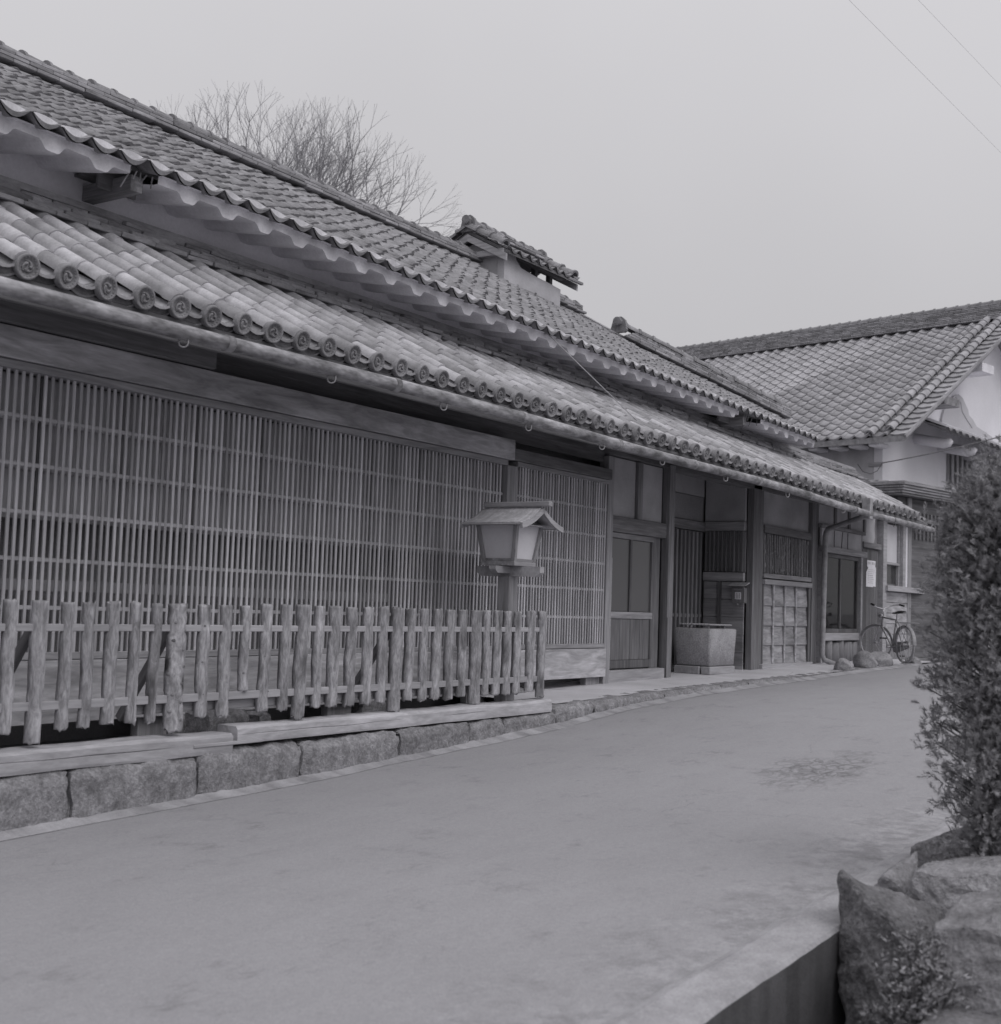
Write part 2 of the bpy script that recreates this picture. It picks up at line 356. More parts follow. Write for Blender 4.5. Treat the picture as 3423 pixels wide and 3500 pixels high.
# concrete wall of the roadside ditch (its face looks at the camera side)
bm = B(); xs = [-20 + 1.0 * i for i in range(23)] + [3 + .08 * i for i in range(60)] + [8 + .5 * i for i in range(44)]
V = []; 
for x in xs:
    j = .008 * mnoise.noise((x * 2.1, 0, 0)) + .006 * mnoise.noise((x * 6.3, 4, 0)); z = zr(x) + .006 * mnoise.noise((x * 3.7, 7, 0))
    V += [(x, 1.92, z - (.62 if x < 7 else .1)), (x, 1.92 + j, z + .005), (x, 1.935 + j, z + .02), (x, 2.14 + 2 * j, z + .022), (x, 2.2 + 4 * j, z + .002), (x, 2.2, z - .04)]
n = 6; F = [(i * n + k, i * n + k + 1, (i + 1) * n + k + 1, (i + 1) * n + k)[::-1] for i in range(len(xs) - 1) for k in range(1, n - 1)]
ditch = obj('ditch_wall', mesh('ditch_wall', V, F), 'rim')
F = [(i * n, i * n + 1, i * n + n + 1, i * n + n)[::-1] for i in range(len(xs) - 1)]
obj('damp_face', mesh('damp_face', V, F), 'damp', ditch)
tag(ditch, 'low concrete wall of the roadside ditch, stained dark below its pale rim', 'ditch wall')

# ------------------------------------------------------------------ kerb stones
def rough_block(L_, Dp, Ht, seed, amp=.012, nx=22, nz=9, ny=5):
    """hewn block, centred in x, front face at y=0 (towards -y), from z=0 up"""
    V = []; F = []
    def P(x, y, z):
        q = Vector((x * 5 + seed * 7.3, y * 5, z * 6)); d = mnoise.noise_vector(q) * amp + mnoise.noise_vector(q * 2.3) * amp * .7 + mnoise.noise_vector(q * 5.1) * amp * .35
        e = .03      # worn arrises
        ex = min(abs(x + L_ / 2), abs(x - L_ / 2)); ez = min(abs(z), abs(z - Ht)); ey = min(abs(y), abs(y - Dp))
        k = 0
        if y < 1e-6: k = (max(0, 1 - ex / .05) + max(0, 1 - ez / .05)) * e
        dz = 0
        if z > Ht - 1e-6: dz = -(max(0, 1 - y / .05) + max(0, 1 - ex / .04)) * e * .7
        return (x + d.x - (math.copysign(max(0, 1 - ex / 1e-3) * .003, x)), y + d.y + k, z + d.z * (.8 if z > 1e-6 else 0) + dz)
    def grid(f, na, nb):
        o = len(V)
        for i in range(na + 1):
            for j in range(nb + 1): V.append(P(*f(i / na, j / nb)))
        for i in range(na):
            for j in range(nb): F.append((o + i * (nb + 1) + j, o + (i + 1) * (nb + 1) + j, o + (i + 1) * (nb + 1) + j + 1, o + i * (nb + 1) + j + 1))
    h = L_ / 2
    grid(lambda a, b: (-h + a * L_, 0, b * Ht), nx, nz)
    grid(lambda a, b: (-h + a * L_, b * Dp, Ht), nx, ny)
    grid(lambda a, b: (-h, Dp - a * Dp, b * Ht), ny, nz)
    grid(lambda a, b: (h, a * Dp, b * Ht), ny, nz)
    return mesh('stone', V, F, True)
kerb = thing('stone_kerb', 'row of hewn granite kerb stones carrying the wooden fence beam along the road', 'kerb', (8, 6.55, .3))
J = [2.0, 2.9, 3.95, 5.12, 6.16, 7.16, 8.31, 9.33, 9.86, 10.78, 11.5, 12.25, 13.1, 13.9, 14.65, 15.5, 16.3, 17.2, 18.05, 19.0, 19.9, 20.8, 21.9, 23.0]
for i, (a, b) in enumerate(zip(J, J[1:])):
    top = interp([(0, .46), (5, .51), (6.2, .53), (8, .55), (10.5, .575), (10.9, .63), (11.7, .655), (13.6, .69), (16, .725), (18, .735), (20.2, .775), (25, .81)], (a + b) / 2)
    zb = zr((a + b) / 2) - .07; amp = .021 if b < 10.9 else .016
    if i == 4: top += .01
    o = obj('stone', rough_block(b - a - .018, .26, max(.07, top - zb), i, amp), 'granite', kerb, ((a + b) / 2, 6.47 + U(-.012, .012), zb))
    o.rotation_euler = (0, -math.atan((zr(b) - zr(a)) / (b - a)) * (.2 if b < 10.9 else .7), U(-.01, .01))
# thin mortar toe between the stones and the road
V = []; xs = [2 + .25 * i for i in range(84)]
for x in xs:
    w = .06 + .05 * mnoise.noise((x * 1.3, 3, 0)); V += [(x, 6.485, zr(x) + .03), (x, 6.44 - w * .6, zr(x) + .012), (x, 6.40 - w, zr(x) + .004)]
F = [(i * 3 + k, i * 3 + 3 + k, i * 3 + 4 + k, i * 3 + 1 + k)[::-1] for i in range(len(xs) - 1) for k in range(2)]
obj('mortar_toe', mesh('mortar_toe', V, F, True), 'concrete', kerb, (0, 0, 0))
# ------------------------------------------------------------------ the merchant house
house = thing('merchant_house', 'long dark timber merchant house with latticed front and two tiers of grey tiled roof', 'house', (13, 8.3, .65))
camp = Vector((0, 0, HC))
def inview(p):
    q = Vector(p) - camp; zc = q.dot(fwd)
    if zc < .5: return None
    x = q.dot(right) / zc * 4400; y = q.dot(down) / zc * 4400
    return zc if abs(x) < 1760 and abs(y) < 1800 else None
def P(name, a, b, m, parent=None, ch=.004): return piece(name, a, b, m, parent or house, ch)

# --- walls and big timbers
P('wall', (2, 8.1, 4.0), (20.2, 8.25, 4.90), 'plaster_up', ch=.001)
P('wall', (2, 14, .6), (20.2, 14.2, 4.9), 'plaster_grey', ch=.001)
for x in (2.0, 20.05):
    V, F = extrude([(8.26, .6), (13.98, .6), (13.98, 4.8), (11.0, 6.4), (8.26, 4.95)], 0, x, x + .14); obj('wall', mesh('wall', V, F), 'plaster_grey', house)
P('inner_wall', (3, 7.95, .5), (15.38, 8.02, 4.0), 'void', ch=.001); P('inner_wall', (18.12, 8.5, .5), (24.25, 8.56, 4.0), 'void', ch=.001); P('inner_wall', (24.26, 7.8, .5), (24.3, 8.5, 4.0), 'void', ch=.001); P('inner_wall', (20.86, 7.71, .7), (20.9, 8.5, 3.6), 'void'); P('inner_wall', (23.06, 7.62, .7), (23.1, 8.5, 3.6), 'void'); P('inner_wall', (18.52, 7.69, .7), (20.54, 7.71, 3.5), 'void')
P('ceiling_board', (3, 7.56, 3.62), (13.45, 8.0, 3.66), 'dark_h')
# eave boarding of the lower roof
kl = .52; al = math.atan(kl)
dzl = lambda x: interp([(4, 0), (10, .012), (16, -.02), (19.5, -.075), (23, -.1)], x)
zl = lambda x, y: 3.468 + dzl(x) + kl * (y - 6.4)
ul = lambda x: interp([(4, 0), (23, 0), (24, .05)], x)
def sheet(name, x0, x1, y0, y1, f, m, parent, th=.03, n=24, x1b=None):
    V = []
    for i in range(n + 1):
        x = x0 + (x1 - x0) * i / n; xb = x0 + ((x1b or x1) - x0) * i / n
        V += [(x, y0, f(x, y0)), (xb, y1, f(xb, y1)), (xb, y1, f(xb, y1) - th), (x, y0, f(x, y0) - th)]
    F = [(i * 4 + k, i * 4 + (k + 1) % 4, i * 4 + 4 + (k + 1) % 4, i * 4 + 4 + k) for i in range(n) for k in range(4)] + [(0, 1, 2, 3), (n * 4 + 3, n * 4 + 2, n * 4 + 1, n * 4)]
    return obj(name, mesh(name, V, F), m, parent)
lroof = sheet('lower_roof', 3.2, 23.3, 6.44, 8.1, lambda x, y: zl(x, y) - .10, 'dark_h', house, .03, 30, 24.1)
P('eave_fascia', (3.2, 6.43, 3.24), (23.2, 6.46, 3.30), 'dark_h')
for i in range(44):
    x = 3.4 + i * .455
    V, F = extrude([(6.48, zl(x, 6.48) - .21), (6.48, zl(x, 6.48) - .135), (7.9, zl(x, 7.9) - .135), (7.9, zl(x, 7.9) - .21)], 0, -.03, .03)
    obj('rafter', mesh('rafter', V, F), 'dark_y', house, (x, 0, 0))
P('wall_plate', (3.2, 7.56, 3.46), (23.9, 7.74, 3.68), 'dark_h')
P('upper_lining', (13.45, 7.9, 3.5), (23.9, 7.94, 4.0), 'dark_h')

# --- lower roof tiles
def half_tile(r0, r1, L_, th, n=8, rim=0):
    V = []; F = []
    rings = [(0, r0 - th), (0, r0), (L_, r1)]
    if rim: rings = [(0, r0 - th), (0, r0 + rim), (.035, r0 + rim), (.05, r0), (L_, r1)]
    for y, r in rings:
        for k in range(n + 1):
            t = PI * k / n; V.append((-r * math.cos(t), y, r * math.sin(t)))
    for j in range(len(rings) - 1):
        for k in range(n): F.append((j * (n + 1) + k, j * (n + 1) + k + 1, (j + 1) * (n + 1) + k + 1, (j + 1) * (n + 1) + k))
    return V, F
cov = half_tile(.069, .062, .30, .015)
cov_me = mesh('cover_tile', *cov, smooth=False)
cov_me.polygons.foreach_set('use_smooth', [i >= 8 for i in range(len(cov_me.polygons))])
def xf(V, rx, ry, rz, loc, s=1):
    M_ = Matrix.Translation(loc) @ Matrix.Rotation(rz, 4, 'Z') @ Matrix.Rotation(ry, 4, 'Y') @ Matrix.Rotation(rx, 4, 'X')
    return [tuple(M_ @ (Vector(v) * s)) for v in V]
rows = [(4.52 + .29 * i) for i in range(-3, 66)]
EX = .258; tiles = []
for ri, x in enumerate(rows):
    w = U(-.012, .012)
    for c in range(7):
        y = 6.40 + c * EX * math.cos(al) + U(-.008, .008); xx = x + w + U(-.006, .006)
        if x > 22.6 + .25 * c: continue
        tiles.append((xx, y, zl(x, y) + U(-.004, .004) + .008 * math.sin(x * 1.3), al + U(-.015, .015), U(-.02, .02)))
tiles.sort(key=lambda t: (inview(t[:3]) or 999) + (0 if t[1] < 7.6 else 3))
for t in tiles[:300]: obj('cover_tile', cov_me, 'tile', lroof, t[:3], (t[3], 0, t[4]))
bm = B()
for t in tiles[300:]: bm.add(xf(cov[0], t[3], 0, t[4], t[:3]), cov[1], random.random())
obj('far_cover_tiles', bm.me('far_cover_tiles', True), 'tile', lroof, kind='stuff')
bm = B()
for x in rows:      # concave pans between the cover rows
    if x > 23: continue
    for c in range(7):
        y = 6.40 + c * EX * math.cos(al); V = []; F = []; r = random.random(); n_ = 6
        for (d, lift) in ((0, .03), (0, .012), (.29, -.012)):
            for k in range(n_ + 1):
                a = -1 + 2 * k / n_; V.append((x + .145 + a * .12, y + d * math.cos(al), zl(x, y) + d * math.sin(al) - .045 + .05 * a * a + lift - .02))
        for j in range(2):
            for k in range(n_): F.append((j * 7 + k, j * 7 + k + 1, j * 7 + 8 + k, j * 7 + 7 + k))
        bm.add(V, F, r)
obj('pan_tiles', bm.me('pan_tiles', False), 'tile_pan', lroof, kind='stuff')
# eave discs with bead ring and three-comma crest
def disc():
    b = B(); n = 24; prof = [(0, 0.0), (.050, 0.0), (.054, -.006), (.058, -.006), (.061, -.015), (.074, -.017), (.078, -.010), (.078, .03)]
    prof = [(r, y + .004) for r, y in prof]
    V = [(0, prof[0][1], 0)]; F = []
    for r, y in prof[1:]:
        for k in range(n): V.append((r * math.cos(2 * PI * k / n), y, r * math.sin(2 * PI * k / n)))
    for k in range(n): F.append((0, 1 + k, 1 + (k + 1) % n))
    for j in range(len(prof) - 2):
        for k in range(n): F.append((1 + j * n + k, 1 + (j + 1) * n + k, 1 + (j + 1) * n + (k + 1) % n, 1 + j * n + (k + 1) % n))
    b.add(V, F)
    for k in range(16):
        t = 2 * PI * k / 16; c = Vector((.057 * math.cos(t), -.004, .057 * math.sin(t))); s = .0075
        VV = [c + Vector(d) * s for d in ((1, 0, 0), (0, 0, 1), (-1, 0, 0), (0, 0, -1), (0, -1.2, 0))]; b.add(VV, [(0, 1, 4), (1, 2, 4), (2, 3, 4), (3, 0, 4)])
    for k in range(3):
        pts = []; rr = []
        for i in range(7):
            t = k * 2 * PI / 3 + i * .42; r = .018 + .0035 * i; pts.append((r * math.cos(t), .001, r * math.sin(t))); rr.append(.0135 - .0018 * i)
        b.tube(pts, rr, 5)
    m_ = b.me('eave_disc', False); m_.polygons.foreach_set('use_smooth', [True] * len(m_.polygons)); return m_
disc_me = disc()
b = B(); V = []; n_ = 8
for y, zz in ((0, -.034), (0, .028), (.02, .034), (.12, .02)):
    for k in range(n_ + 1):
        a = -1 + 2 * k / n_; V.append((a * .112, y + (.012 if zz > 0 and y == 0 else 0), -.05 + .04 * a * a + zz))
F = [(j * 9 + k, j * 9 + k + 1, j * 9 + 10 + k, j * 9 + 9 + k) for j in range(3) for k in range(n_)]
b.add(V, F)
V = []
for y, zz in ((-.012, -.036), (-.014, -.022), (.0, -.020)):
    for k in range(n_ + 1):
        a = -1 + 2 * k / n_; V.append((a * .112, y, -.05 + .04 * a * a + zz))
b.add(V, [(j * 9 + k, j * 9 + k + 1, j * 9 + 10 + k, j * 9 + 9 + k) for j in range(2) for k in range(n_)])
epan_me = b.me('eave_pan_tile')
for x in rows:
    if x > 22.7: continue
    obj('eave_disc', disc_me, 'tile_disc', lroof, (x + U(-.01, .01), 6.385, zl(x, 6.385) + U(-.008, .008) - .004), (al * .55 + U(-.05, .05), U(-.6, .6), U(-.05, .05)))
    obj('eave_pan_tile', epan_me, 'tile_disc', lroof, (x + .145, 6.43 + U(-.01, .01), zl(x, 6.43) - .03 + U(-.005, .005)), (al * .7, 0, U(-.05, .05)))
# flat course tiles stacked where the lower roof meets the wall
def course_mesh(L_, D_, T_): 
    V, F = cbox((-L_ / 2, 0, 0), (L_ / 2, D_, T_), .006); return mesh('course_tile', V, F)
cms = [course_mesh(.31, .22, .036), course_mesh(.27, .22, .034), course_mesh(.33, .22, .04)]
cnt = 0
bm = B()
for lay in range(4):
    x = 3.6 + .13 * lay
    while x < 24.0:
        k = random.randrange(3); L_ = (.31, .27, .33)[k]
        yy = 7.84 + .055 * lay + U(-.014, .014); z0 = zl(x, 7.95) + .035 + lay * .047 - .02
        if U(0, 1) < .05: yy -= .03
        loc = (x + L_ / 2, yy, z0 + U(-.004, .004)); ro = (.22 + U(-.05, .05), U(-.018, .018), U(-.02, .02))
        if x > 4.6 and cnt < 290 and inview(loc) : obj('course_tile', cms[k], 'tile_course', lroof, loc, ro); cnt += 1
        else:
            V, F = cbox((-L_ / 2, 0, 0), (L_ / 2, .22, .036), .006); bm.add(xf(V, ro[0], ro[1], ro[2], loc), F, random.random())
        x += L_ + U(.002, .012)
obj('far_course_tiles', bm.me('far_course_tiles'), 'tile_course', lroof, kind='stuff')
sheet('flashing', 3.6, 24, 8.0, 8.11, lambda x, y: zl(x, 7.95) + .24, 'tile_course', house, .05)
# a few broken mortar lumps and slipped tiles give the row its age
# --- gutter
gy, gz_ = 6.31, 3.285
def gzx(x): return gz_ + dzl(x) - .006 * (x - 5) * .3
b = B(); pts = [(x, gy, gzx(x) + .008 * math.sin(x * .9)) for x in [3 + .5 * i for i in range(41)] + [23.1]]
b.tube(pts, .052, 12)
gut = obj('gutter', b.me('gutter', True), 'gutter', house)
for x in (4.2, 6.05, 7.85, 9.7, 11.5, 13.3, 15.2, 17.0, 18.9, 20.8, 22.4):
    b = B(); b.tube([(-.03, 0, 0), (.03, 0, 0)], .057, 12); obj('collar', b.me('collar', True), 'gutter', gut, (x, gy, gzx(x) + .008 * math.sin(x * .9)))
for x in (5.66, 7.1, 8.5, 9.81, 11.18, 12.52, 14.2, 16.2, 18.4, 20.9, 22.3):
    b = B(); pts = [(0, .03 * math.cos(t) * 1.0, -.075 - .028 * math.sin(t)) for t in [PI * i / 6 for i in range(7)]]
    pts = [(0, .03, -.02)] + pts + [(0, -.03, -.045)]
    b.tube(pts, .0065, 5); obj('hook', b.me('hook', True), 'metal', gut, (x, gy, gzx(x)), (0, 0, 1.0 + U(-.2, .2)))
# hopper and pipe leading back to the wall and down
b = B(); b.tube([(19.6, 6.33, 3.16), (19.75, 6.5, 3.13), (20.75, 7.36, 3.03), (20.83, 7.42, 2.98), (20.80, 7.43, 2.9), (20.74, 7.43, .95), (20.76, 7.40, .86), (20.86, 7.26, .80)], [.045, .045, .045, .047, .046, .046, .046, .044], 8)
obj('downpipe', b.me('downpipe', True), 'metal', house)
P('hopper', (19.52, 6.27, 3.10), (19.66, 6.40, 3.42), 'metal')

# --- upper roof
ze = lambda x: interp([(3, 4.76), (5, 4.745), (7.5, 4.715), (10, 4.64), (20.3, 4.47), (21.5, 4.44)], x)
YR = 11.0; ZR = 6.66
zrg = lambda x: interp([(5, 6.71), (15, 6.69), (18.5, 6.52), (22, 6.45)], x)
ku = lambda x: (zrg(x) - ze(x)) / (YR - 7.4)
zu = lambda x, y: ze(x) + ku(x) * (y - 7.4)
def roof_edge(y):     # right-hand boundary of the upper roof
    return interp([(7.4, 20.35), (8.2, 20.9), (10.05, 18.5), (11, 18.45)], y) if y > 7.4 else 20.35
uroof = sheet('upper_roof', 2.0, 18.4, 7.56, YR, lambda x, y: zu(x, y) - .05, 'dark_h', house, .05, 20)
V = [(18.4, 7.5, zu(18.4, 7.5) - .05), (20.4, 7.5, zu(20.4, 7.5) - .05), (20.85, 8.2, zu(20.85, 8.2) - .05), (18.4, 10.05, zu(18.4, 10.05) - .05)]
obj('roof_boarding', mesh('roof_boarding', V + [(x, y, z - .05) for x, y, z in V], [(0, 1, 2, 3), (7, 6, 5, 4), (0, 4, 5, 1), (1, 5, 6, 2), (2, 6, 7, 3)]), 'dark_h', house)
V = [(2.0, YR, ZR - .02), (18.4, YR, ZR - .02), (18.4, 14.6, 4.6), (2.0, 14.6, 4.6)]
obj('rear_roof', mesh('rear_roof', V + [(x, y, z - .06) for x, y, z in V], [(0, 1, 2, 3), (7, 6, 5, 4), (0, 4, 5, 1), (1, 5, 6, 2), (2, 6, 7, 3), (3, 7, 4, 0)]), 'tile_up', house)
V, F = extrude([(10.1, 5.6), (13.9, 4.7), (11, 6.4)], 0, 18.25, 18.38); obj('wall', mesh('wall', V, F), 'plaster_grey', house)
def s_tile(w, L_, th, dep, roll, nx=8):
    """valley-and-roll tile: x across, y up the slope; front edge with thickness"""
    prof = []
    for k in range(nx + 1):
        t = k / nx
        z = -dep * math.sin(PI * t / .74) if t < .74 else roll * math.sin(PI * (t - .74) / .26)
        prof.append((t * w * 1.06 - w * .5, z))
    V = []; F = []
    for (y, dz) in ((.004, -th), (0, 0), (L_, -.012)):
        for x, z in prof: V.append((x, y, z + dz))
    m_ = nx + 1
    for j in range(2):
        for k in range(nx): F.append((j * m_ + k, j * m_ + k + 1, (j + 1) * m_ + k + 1, (j + 1) * m_ + k))
    F += [(0, m_, 2 * m_), (m_ - 1, 3 * m_ - 1, 2 * m_ - 1)]
    return V, F
TW, TL = .252, .20
st = s_tile(TW, TL * 1.35, .030, .024, .014); st_me = mesh('roof_tile', *st)
st_me.polygons.foreach_set('use_smooth', [8 <= i < 16 for i in range(len(st_me.polygons))])
tl2 = []
cols = [3.3 + TW * i for i in range(72)]
for ci, x in enumerate(cols):
    a = math.atan(ku(x)); n_r = int((YR - 7.42) / math.cos(a) / TL * 1.0 / (1 / math.cos(a)) / math.cos(a))
    for r in range(22):
        y = 7.49 + r * TL * math.cos(a)
        if y > YR - .15 or x > roof_edge(y) - .1: continue
        tl2.append((x + U(-.006, .006) + .02 * math.sin(r * 1.7 + ci * .2), y + U(-.012, .012), zu(x, y) + .025 + U(-.005, .006), a - .04 + U(-.02, .02), U(-.025, .025), U(-.025, .025)))
tl2.sort(key=lambda t: (inview(t[:3]) or 999))
for t in tl2[:300]: obj('roof_tile', st_me, 'tile_up', uroof, t[:3], t[3:])
bm = B()
for t in tl2[300:]:
    if U(0, 1) < .012: continue
    bm.add(xf(st[0], t[3], t[4], t[5], t[:3]), st[1], random.random())
obj('far_roof_tiles', bm.me('far_roof_tiles'), 'tile_up', uroof, kind='stuff')
# eave tiles: deep crescent lip with a pale mortar bed behind
b = B(); n_ = 10; V = []
for (y, r, c) in ((-.014, .078, .020), (-.016, .044, .020), (.01, .040, .020), (.20, .038, .020), (.20, .074, .018), (.0, .082, .018)):
    for k in range(n_ + 1):
        a = -1 + 2 * k / n_; V.append((a * .118, y, -(r) * math.cos(a * PI / 2 * .95) + c))
b.add(V, [(j * 11 + k, j * 11 + k + 1, j * 11 + 12 + k, j * 11 + 11 + k) for j in range(5) for k in range(n_)])
lip_me = b.me('eave_tile')
b = B(); V = []
for k in range(n_ + 1):
    a = -1 + 2 * k / n_; V.append((a * .108, .03, -.046 * math.cos(a * PI / 2 * .95) + .02))
for k in range(n_ + 1):
    a = -1 + 2 * k / n_; V.append((a * .108, .06, .024 + .014 * math.cos(a * PI / 2)))
b.add(V, [(k, k + 1, k + 12, k + 11) for k in range(n_)]); plug_me = b.me('mortar_bed')
for x in cols:
    if x > 20.2: continue
    a = math.atan(ku(x)); r_ = (a * .5 + U(-.05, .05), U(-.05, .05), U(-.06, .06)); l_ = (x - .02 + U(-.01, .01), 7.36 + U(-.015, .01), zu(x, 7.36) + .035)
    obj('eave_tile', lip_me, 'tile_up', uroof, l_, r_)
    obj('mortar_bed', plug_me, 'mortar', uroof, l_, r_)
# plastered eave: rafters coated in one rounded, stepped skin
def soffit(xa, xb, name='plaster_eave', ph=0):
    prof = []; x = xa
    step = .413; x0 = 5.43 + ph
    k = math.floor((xa - x0) / step)
    pts = []
    while x0 + k * step < xb + step:
        c = x0 + k * step; pts += [(c - .115, 0), (c - .095, -.012), (c - .06, -.054), (c - .042, -.063), (c + .042, -.063), (c + .06, -.054), (c + .095, -.012), (c + .115, 0)]; k += 1
    pts = [(x, d) for x, d in pts if xa <= x <= xb]; pts = [(xa, 0)] + pts + [(xb, 0)]
    V = []
    for x, d in pts:
        f = lambda y: zu(x, 7.4) + .30 * (y - 7.4)
        jj = .008 * mnoise.noise((x * 6, 1, 0))
        V += [(x, 7.42, f(7.42) - .028), (x, 7.455 + jj, f(7.45) - .04), (x, 7.46 + jj, f(7.46) - .098 + d + jj), (x, 7.50, f(7.50) - .11 + d + jj), (x, 8.12, f(8.12) - .18 + d)]
    F = [(i * 5 + q, i * 5 + q + 1, i * 5 + 6 + q, i * 5 + 5 + q) for i in range(len(pts) - 1) for q in range(4)]
    return obj(name, mesh(name, V, F), 'plaster_eave', house)
soffit(2.5, 6.10); soffit(6.36, 17.2); soffit(18.0, 20.3)
# the broken bays of the eave show laths and clay
for xa, xb in ((6.10, 6.36), (17.2, 18.0)):
    zb = zu(xa, 7.4)
    P('bare_rafter', ((xa + xb) / 2 - .05, 7.54, zb - .17), ((xa + xb) / 2 + .06, 8.1, zb - .05), 'dark_y'); P('bare_back', (xa - .05, 7.75, zb - .15), (xb + .05, 7.78, zb), 'dark_h')
    P('bare_board', (xa, 7.62, zb - .005), (xb, 8.12, zb + .02), 'dark_h')
    for q in range(5):
        x = U(xa, xb); b = B(); b.tube([(0, 0, 0), (U(-.05, .05), U(-.02, .06), -U(.06, .16))], .006, 5); obj('lath', b.me('lath'), 'wood_v', house, (x, 7.50, zb - .03))
# upper windows
for xa, xb, za, zb in ((14.95, 15.5, 4.36, 4.86), (18.4, 19.1, 4.30, 4.72)):
    w = P('window', (xa, 8.06, za), (xb, 8.105, zb), 'void')
    P('frame', (xa - .03, 8.05, za - .04), (xb + .03, 8.112, za), 'dark_h', w)
    for q in range(4): P('bar', (xa + .07 + q * .13, 8.045, za), (xa + .1 + q * .13, 8.075, zb), 'dark_v', w)
# --- ridge of the upper roof
bm = B()
for lay in range(3):
    for side in (-1, 1):
        x = 2.2 + .1 * lay
        while x < 18.35:
            L_ = U(.24, .34); wd = .19 - .022 * lay; z0 = zrg(x) - .02 + lay * .048
            V, F = cbox((x, min(0, side * wd) + U(-.008, .008), z0), (x + L_, max(0, side * wd) + U(-.008, .008), z0 + .037), .006)
            bm.add([(v[0], v[1] + YR + U(-.002, .002), v[2] + .01 * math.sin(x * .8)) for v in V], F, random.random()); x += L_ + .006
obj('ridge_courses', bm.me('ridge_courses'), 'tile_course', uroof, kind='stuff')
cap = half_tile(.086, .076, .30, .02, 8, .015); cap_me = mesh('ridge_cap', *cap)
for i in range(52):
    x = 4.0 + i * .275
    if 15.25 < x < 16.9: continue
    obj('ridge_cap', cap_me, 'tile_up', uroof, (x + U(-.01, .01), YR + U(-.012, .012), zrg(x) + .115 + .01 * math.sin(x * .8) + U(-.008, .008)), (U(-.03, .03), U(-.05, .05), -PI / 2 + U(-.04, .04)))
# right-hand verge and the slanting lower ridge
def ridge_line(a, b_, lays, w0, caps=True):
    a = Vector(a); b_ = Vector(b_); d = b_ - a; L_ = d.length; rz = math.atan2(d.y, d.x); ry = -math.asin(d.z / L_)
    bm = B()
    for lay in range(lays):
        x = .05 * lay
        while x < L_:
            l_ = min(U(.2, .32), L_ - x + .05); V, F = cbox((x, -w0 + .02 * lay, lay * .045 - .02), (x + l_, w0 - .02 * lay, lay * .045 + .018), .006)
            bm.add(xf([(v[0], v[1] + U(-.003, .003), v[2]) for v in V], 0, ry, rz, a), F, random.random()); x += l_ + .006
    obj('ridge_courses', bm.me('ridge_courses'), 'tile_course', uroof, kind='stuff')
    if caps:
        n_ = int(L_ / .26)
        for i in range(n_):
            p = a + d * (i / n_) + Vector((0, 0, lays * .045 - .02))
            obj('ridge_cap', cap_me, 'tile_up', uroof, p, (-ry + U(-.05, .05), U(-.06, .06), rz - PI / 2 + U(-.08, .08)))
ridge_line((18.42, 10.95, 6.55), (18.42, 10.1, zu(18.42, 10.1) + .05), 1, .1, False)
ridge_line((18.45, 10.08, zu(18.45, 10.08) + .05), (20.85, 8.2, zu(20.85, 8.2) + .06), 4, .14)
def ogre(loc, s, rz=0):
    b = B(); V, F = extrude([(-.13, 0), (.13, 0), (.17, .10), (.13, .24), (.05, .31), (-.05, .31), (-.13, .24), (-.17, .10)], 1, -.03, .04); b.add([tuple(q * s for q in v) for v in V], F)
    b.tube([(0, -.12 * s, .21 * s), (0, .05, .21 * s)], .085 * s, 10); b.tube([(0, -.125 * s, .21 * s), (0, -.10 * s, .21 * s)], .06 * s, 8)
    b.tube([(-.12 * s, -.05 * s, .05 * s), (-.12 * s, .02, .05 * s)], .06 * s, 8); b.tube([(.12 * s, -.05 * s, .05 * s), (.12 * s, .02, .05 * s)], .06 * s, 8)
    return b.me('end_tile'), loc, rz
m_, l_, r_ = ogre((18.40, 10.12, zu(18.4, 10.1) + .1), .85); obj('end_tile', m_, 'tile_disc', uroof, l_, (0, 0, -PI / 2))
m_, l_, r_ = ogre((18.40, 11.0, 6.5), .8); obj('end_tile', m_, 'tile_disc', uroof, l_, (0, 0, PI / 2))
# weeds rooted in the slanting ridge
bm = B()
for q in range(260):
    t = U(.3, 1.02); x = 18.45 + 2.4 * t; y = 10.08 - 1.88 * t; z = zu(x, y) + U(.1, .22); h = U(.05, .17); dx = U(-.07, .07)
    bm.add([(x, y, z), (x + .008, y, z), (x + dx, y + U(-.05, .05), z + h)], [(0, 1, 2)], random.random())
obj('roof_weeds', bm.me('roof_weeds'), 'leaf_small', uroof, kind='stuff')

# --- smoke vent on the ridge
vent = obj('smoke_vent', mesh('smoke_vent', *cbox((-.78, -.5, 0), (.78, .5, .06), .01)), 'dark_h', house, (16.2, 11.0, 6.55))
def VP(name, a, b, m, ch=.004): return piece(name, a, b, m, vent, ch)
def rag(name, pts, y0, y1):
    V, F = extrude(pts, 1, y0, y1); return obj(name, mesh(name, V, F), 'plaster', vent)
rag('plaster_wall', [(15.40, 6.2), (17.0, 6.2), (17.0, 6.56), (16.62, 6.585), (16.2, 6.60), (15.86, 6.63), (15.8, 6.66), (15.72, 6.72), (15.70, 6.765), (15.58, 6.78), (15.50, 6.765), (15.40, 6.77)], 10.42, 10.54)
rag('plaster_wall', [(15.40, 6.2), (17.0, 6.2), (17.0, 6.62), (16.55, 6.66), (16.50, 6.75), (15.40, 6.8)], 11.46, 11.56)
V, F = extrude([(10.55, 6.3), (11.45, 6.3), (11.45, 6.8), (11.0, 6.95), (10.55, 6.78)], 0, 15.41, 15.50); obj('plaster_wall', mesh('plaster_wall', V, F), 'plaster', vent)
for x in (15.46, 16.0, 16.5, 16.94):
    for y in (10.6, 11.4): VP('post', (x - .04, y - .04, 6.4), (x + .04, y + .04, 6.86), 'dark_v')
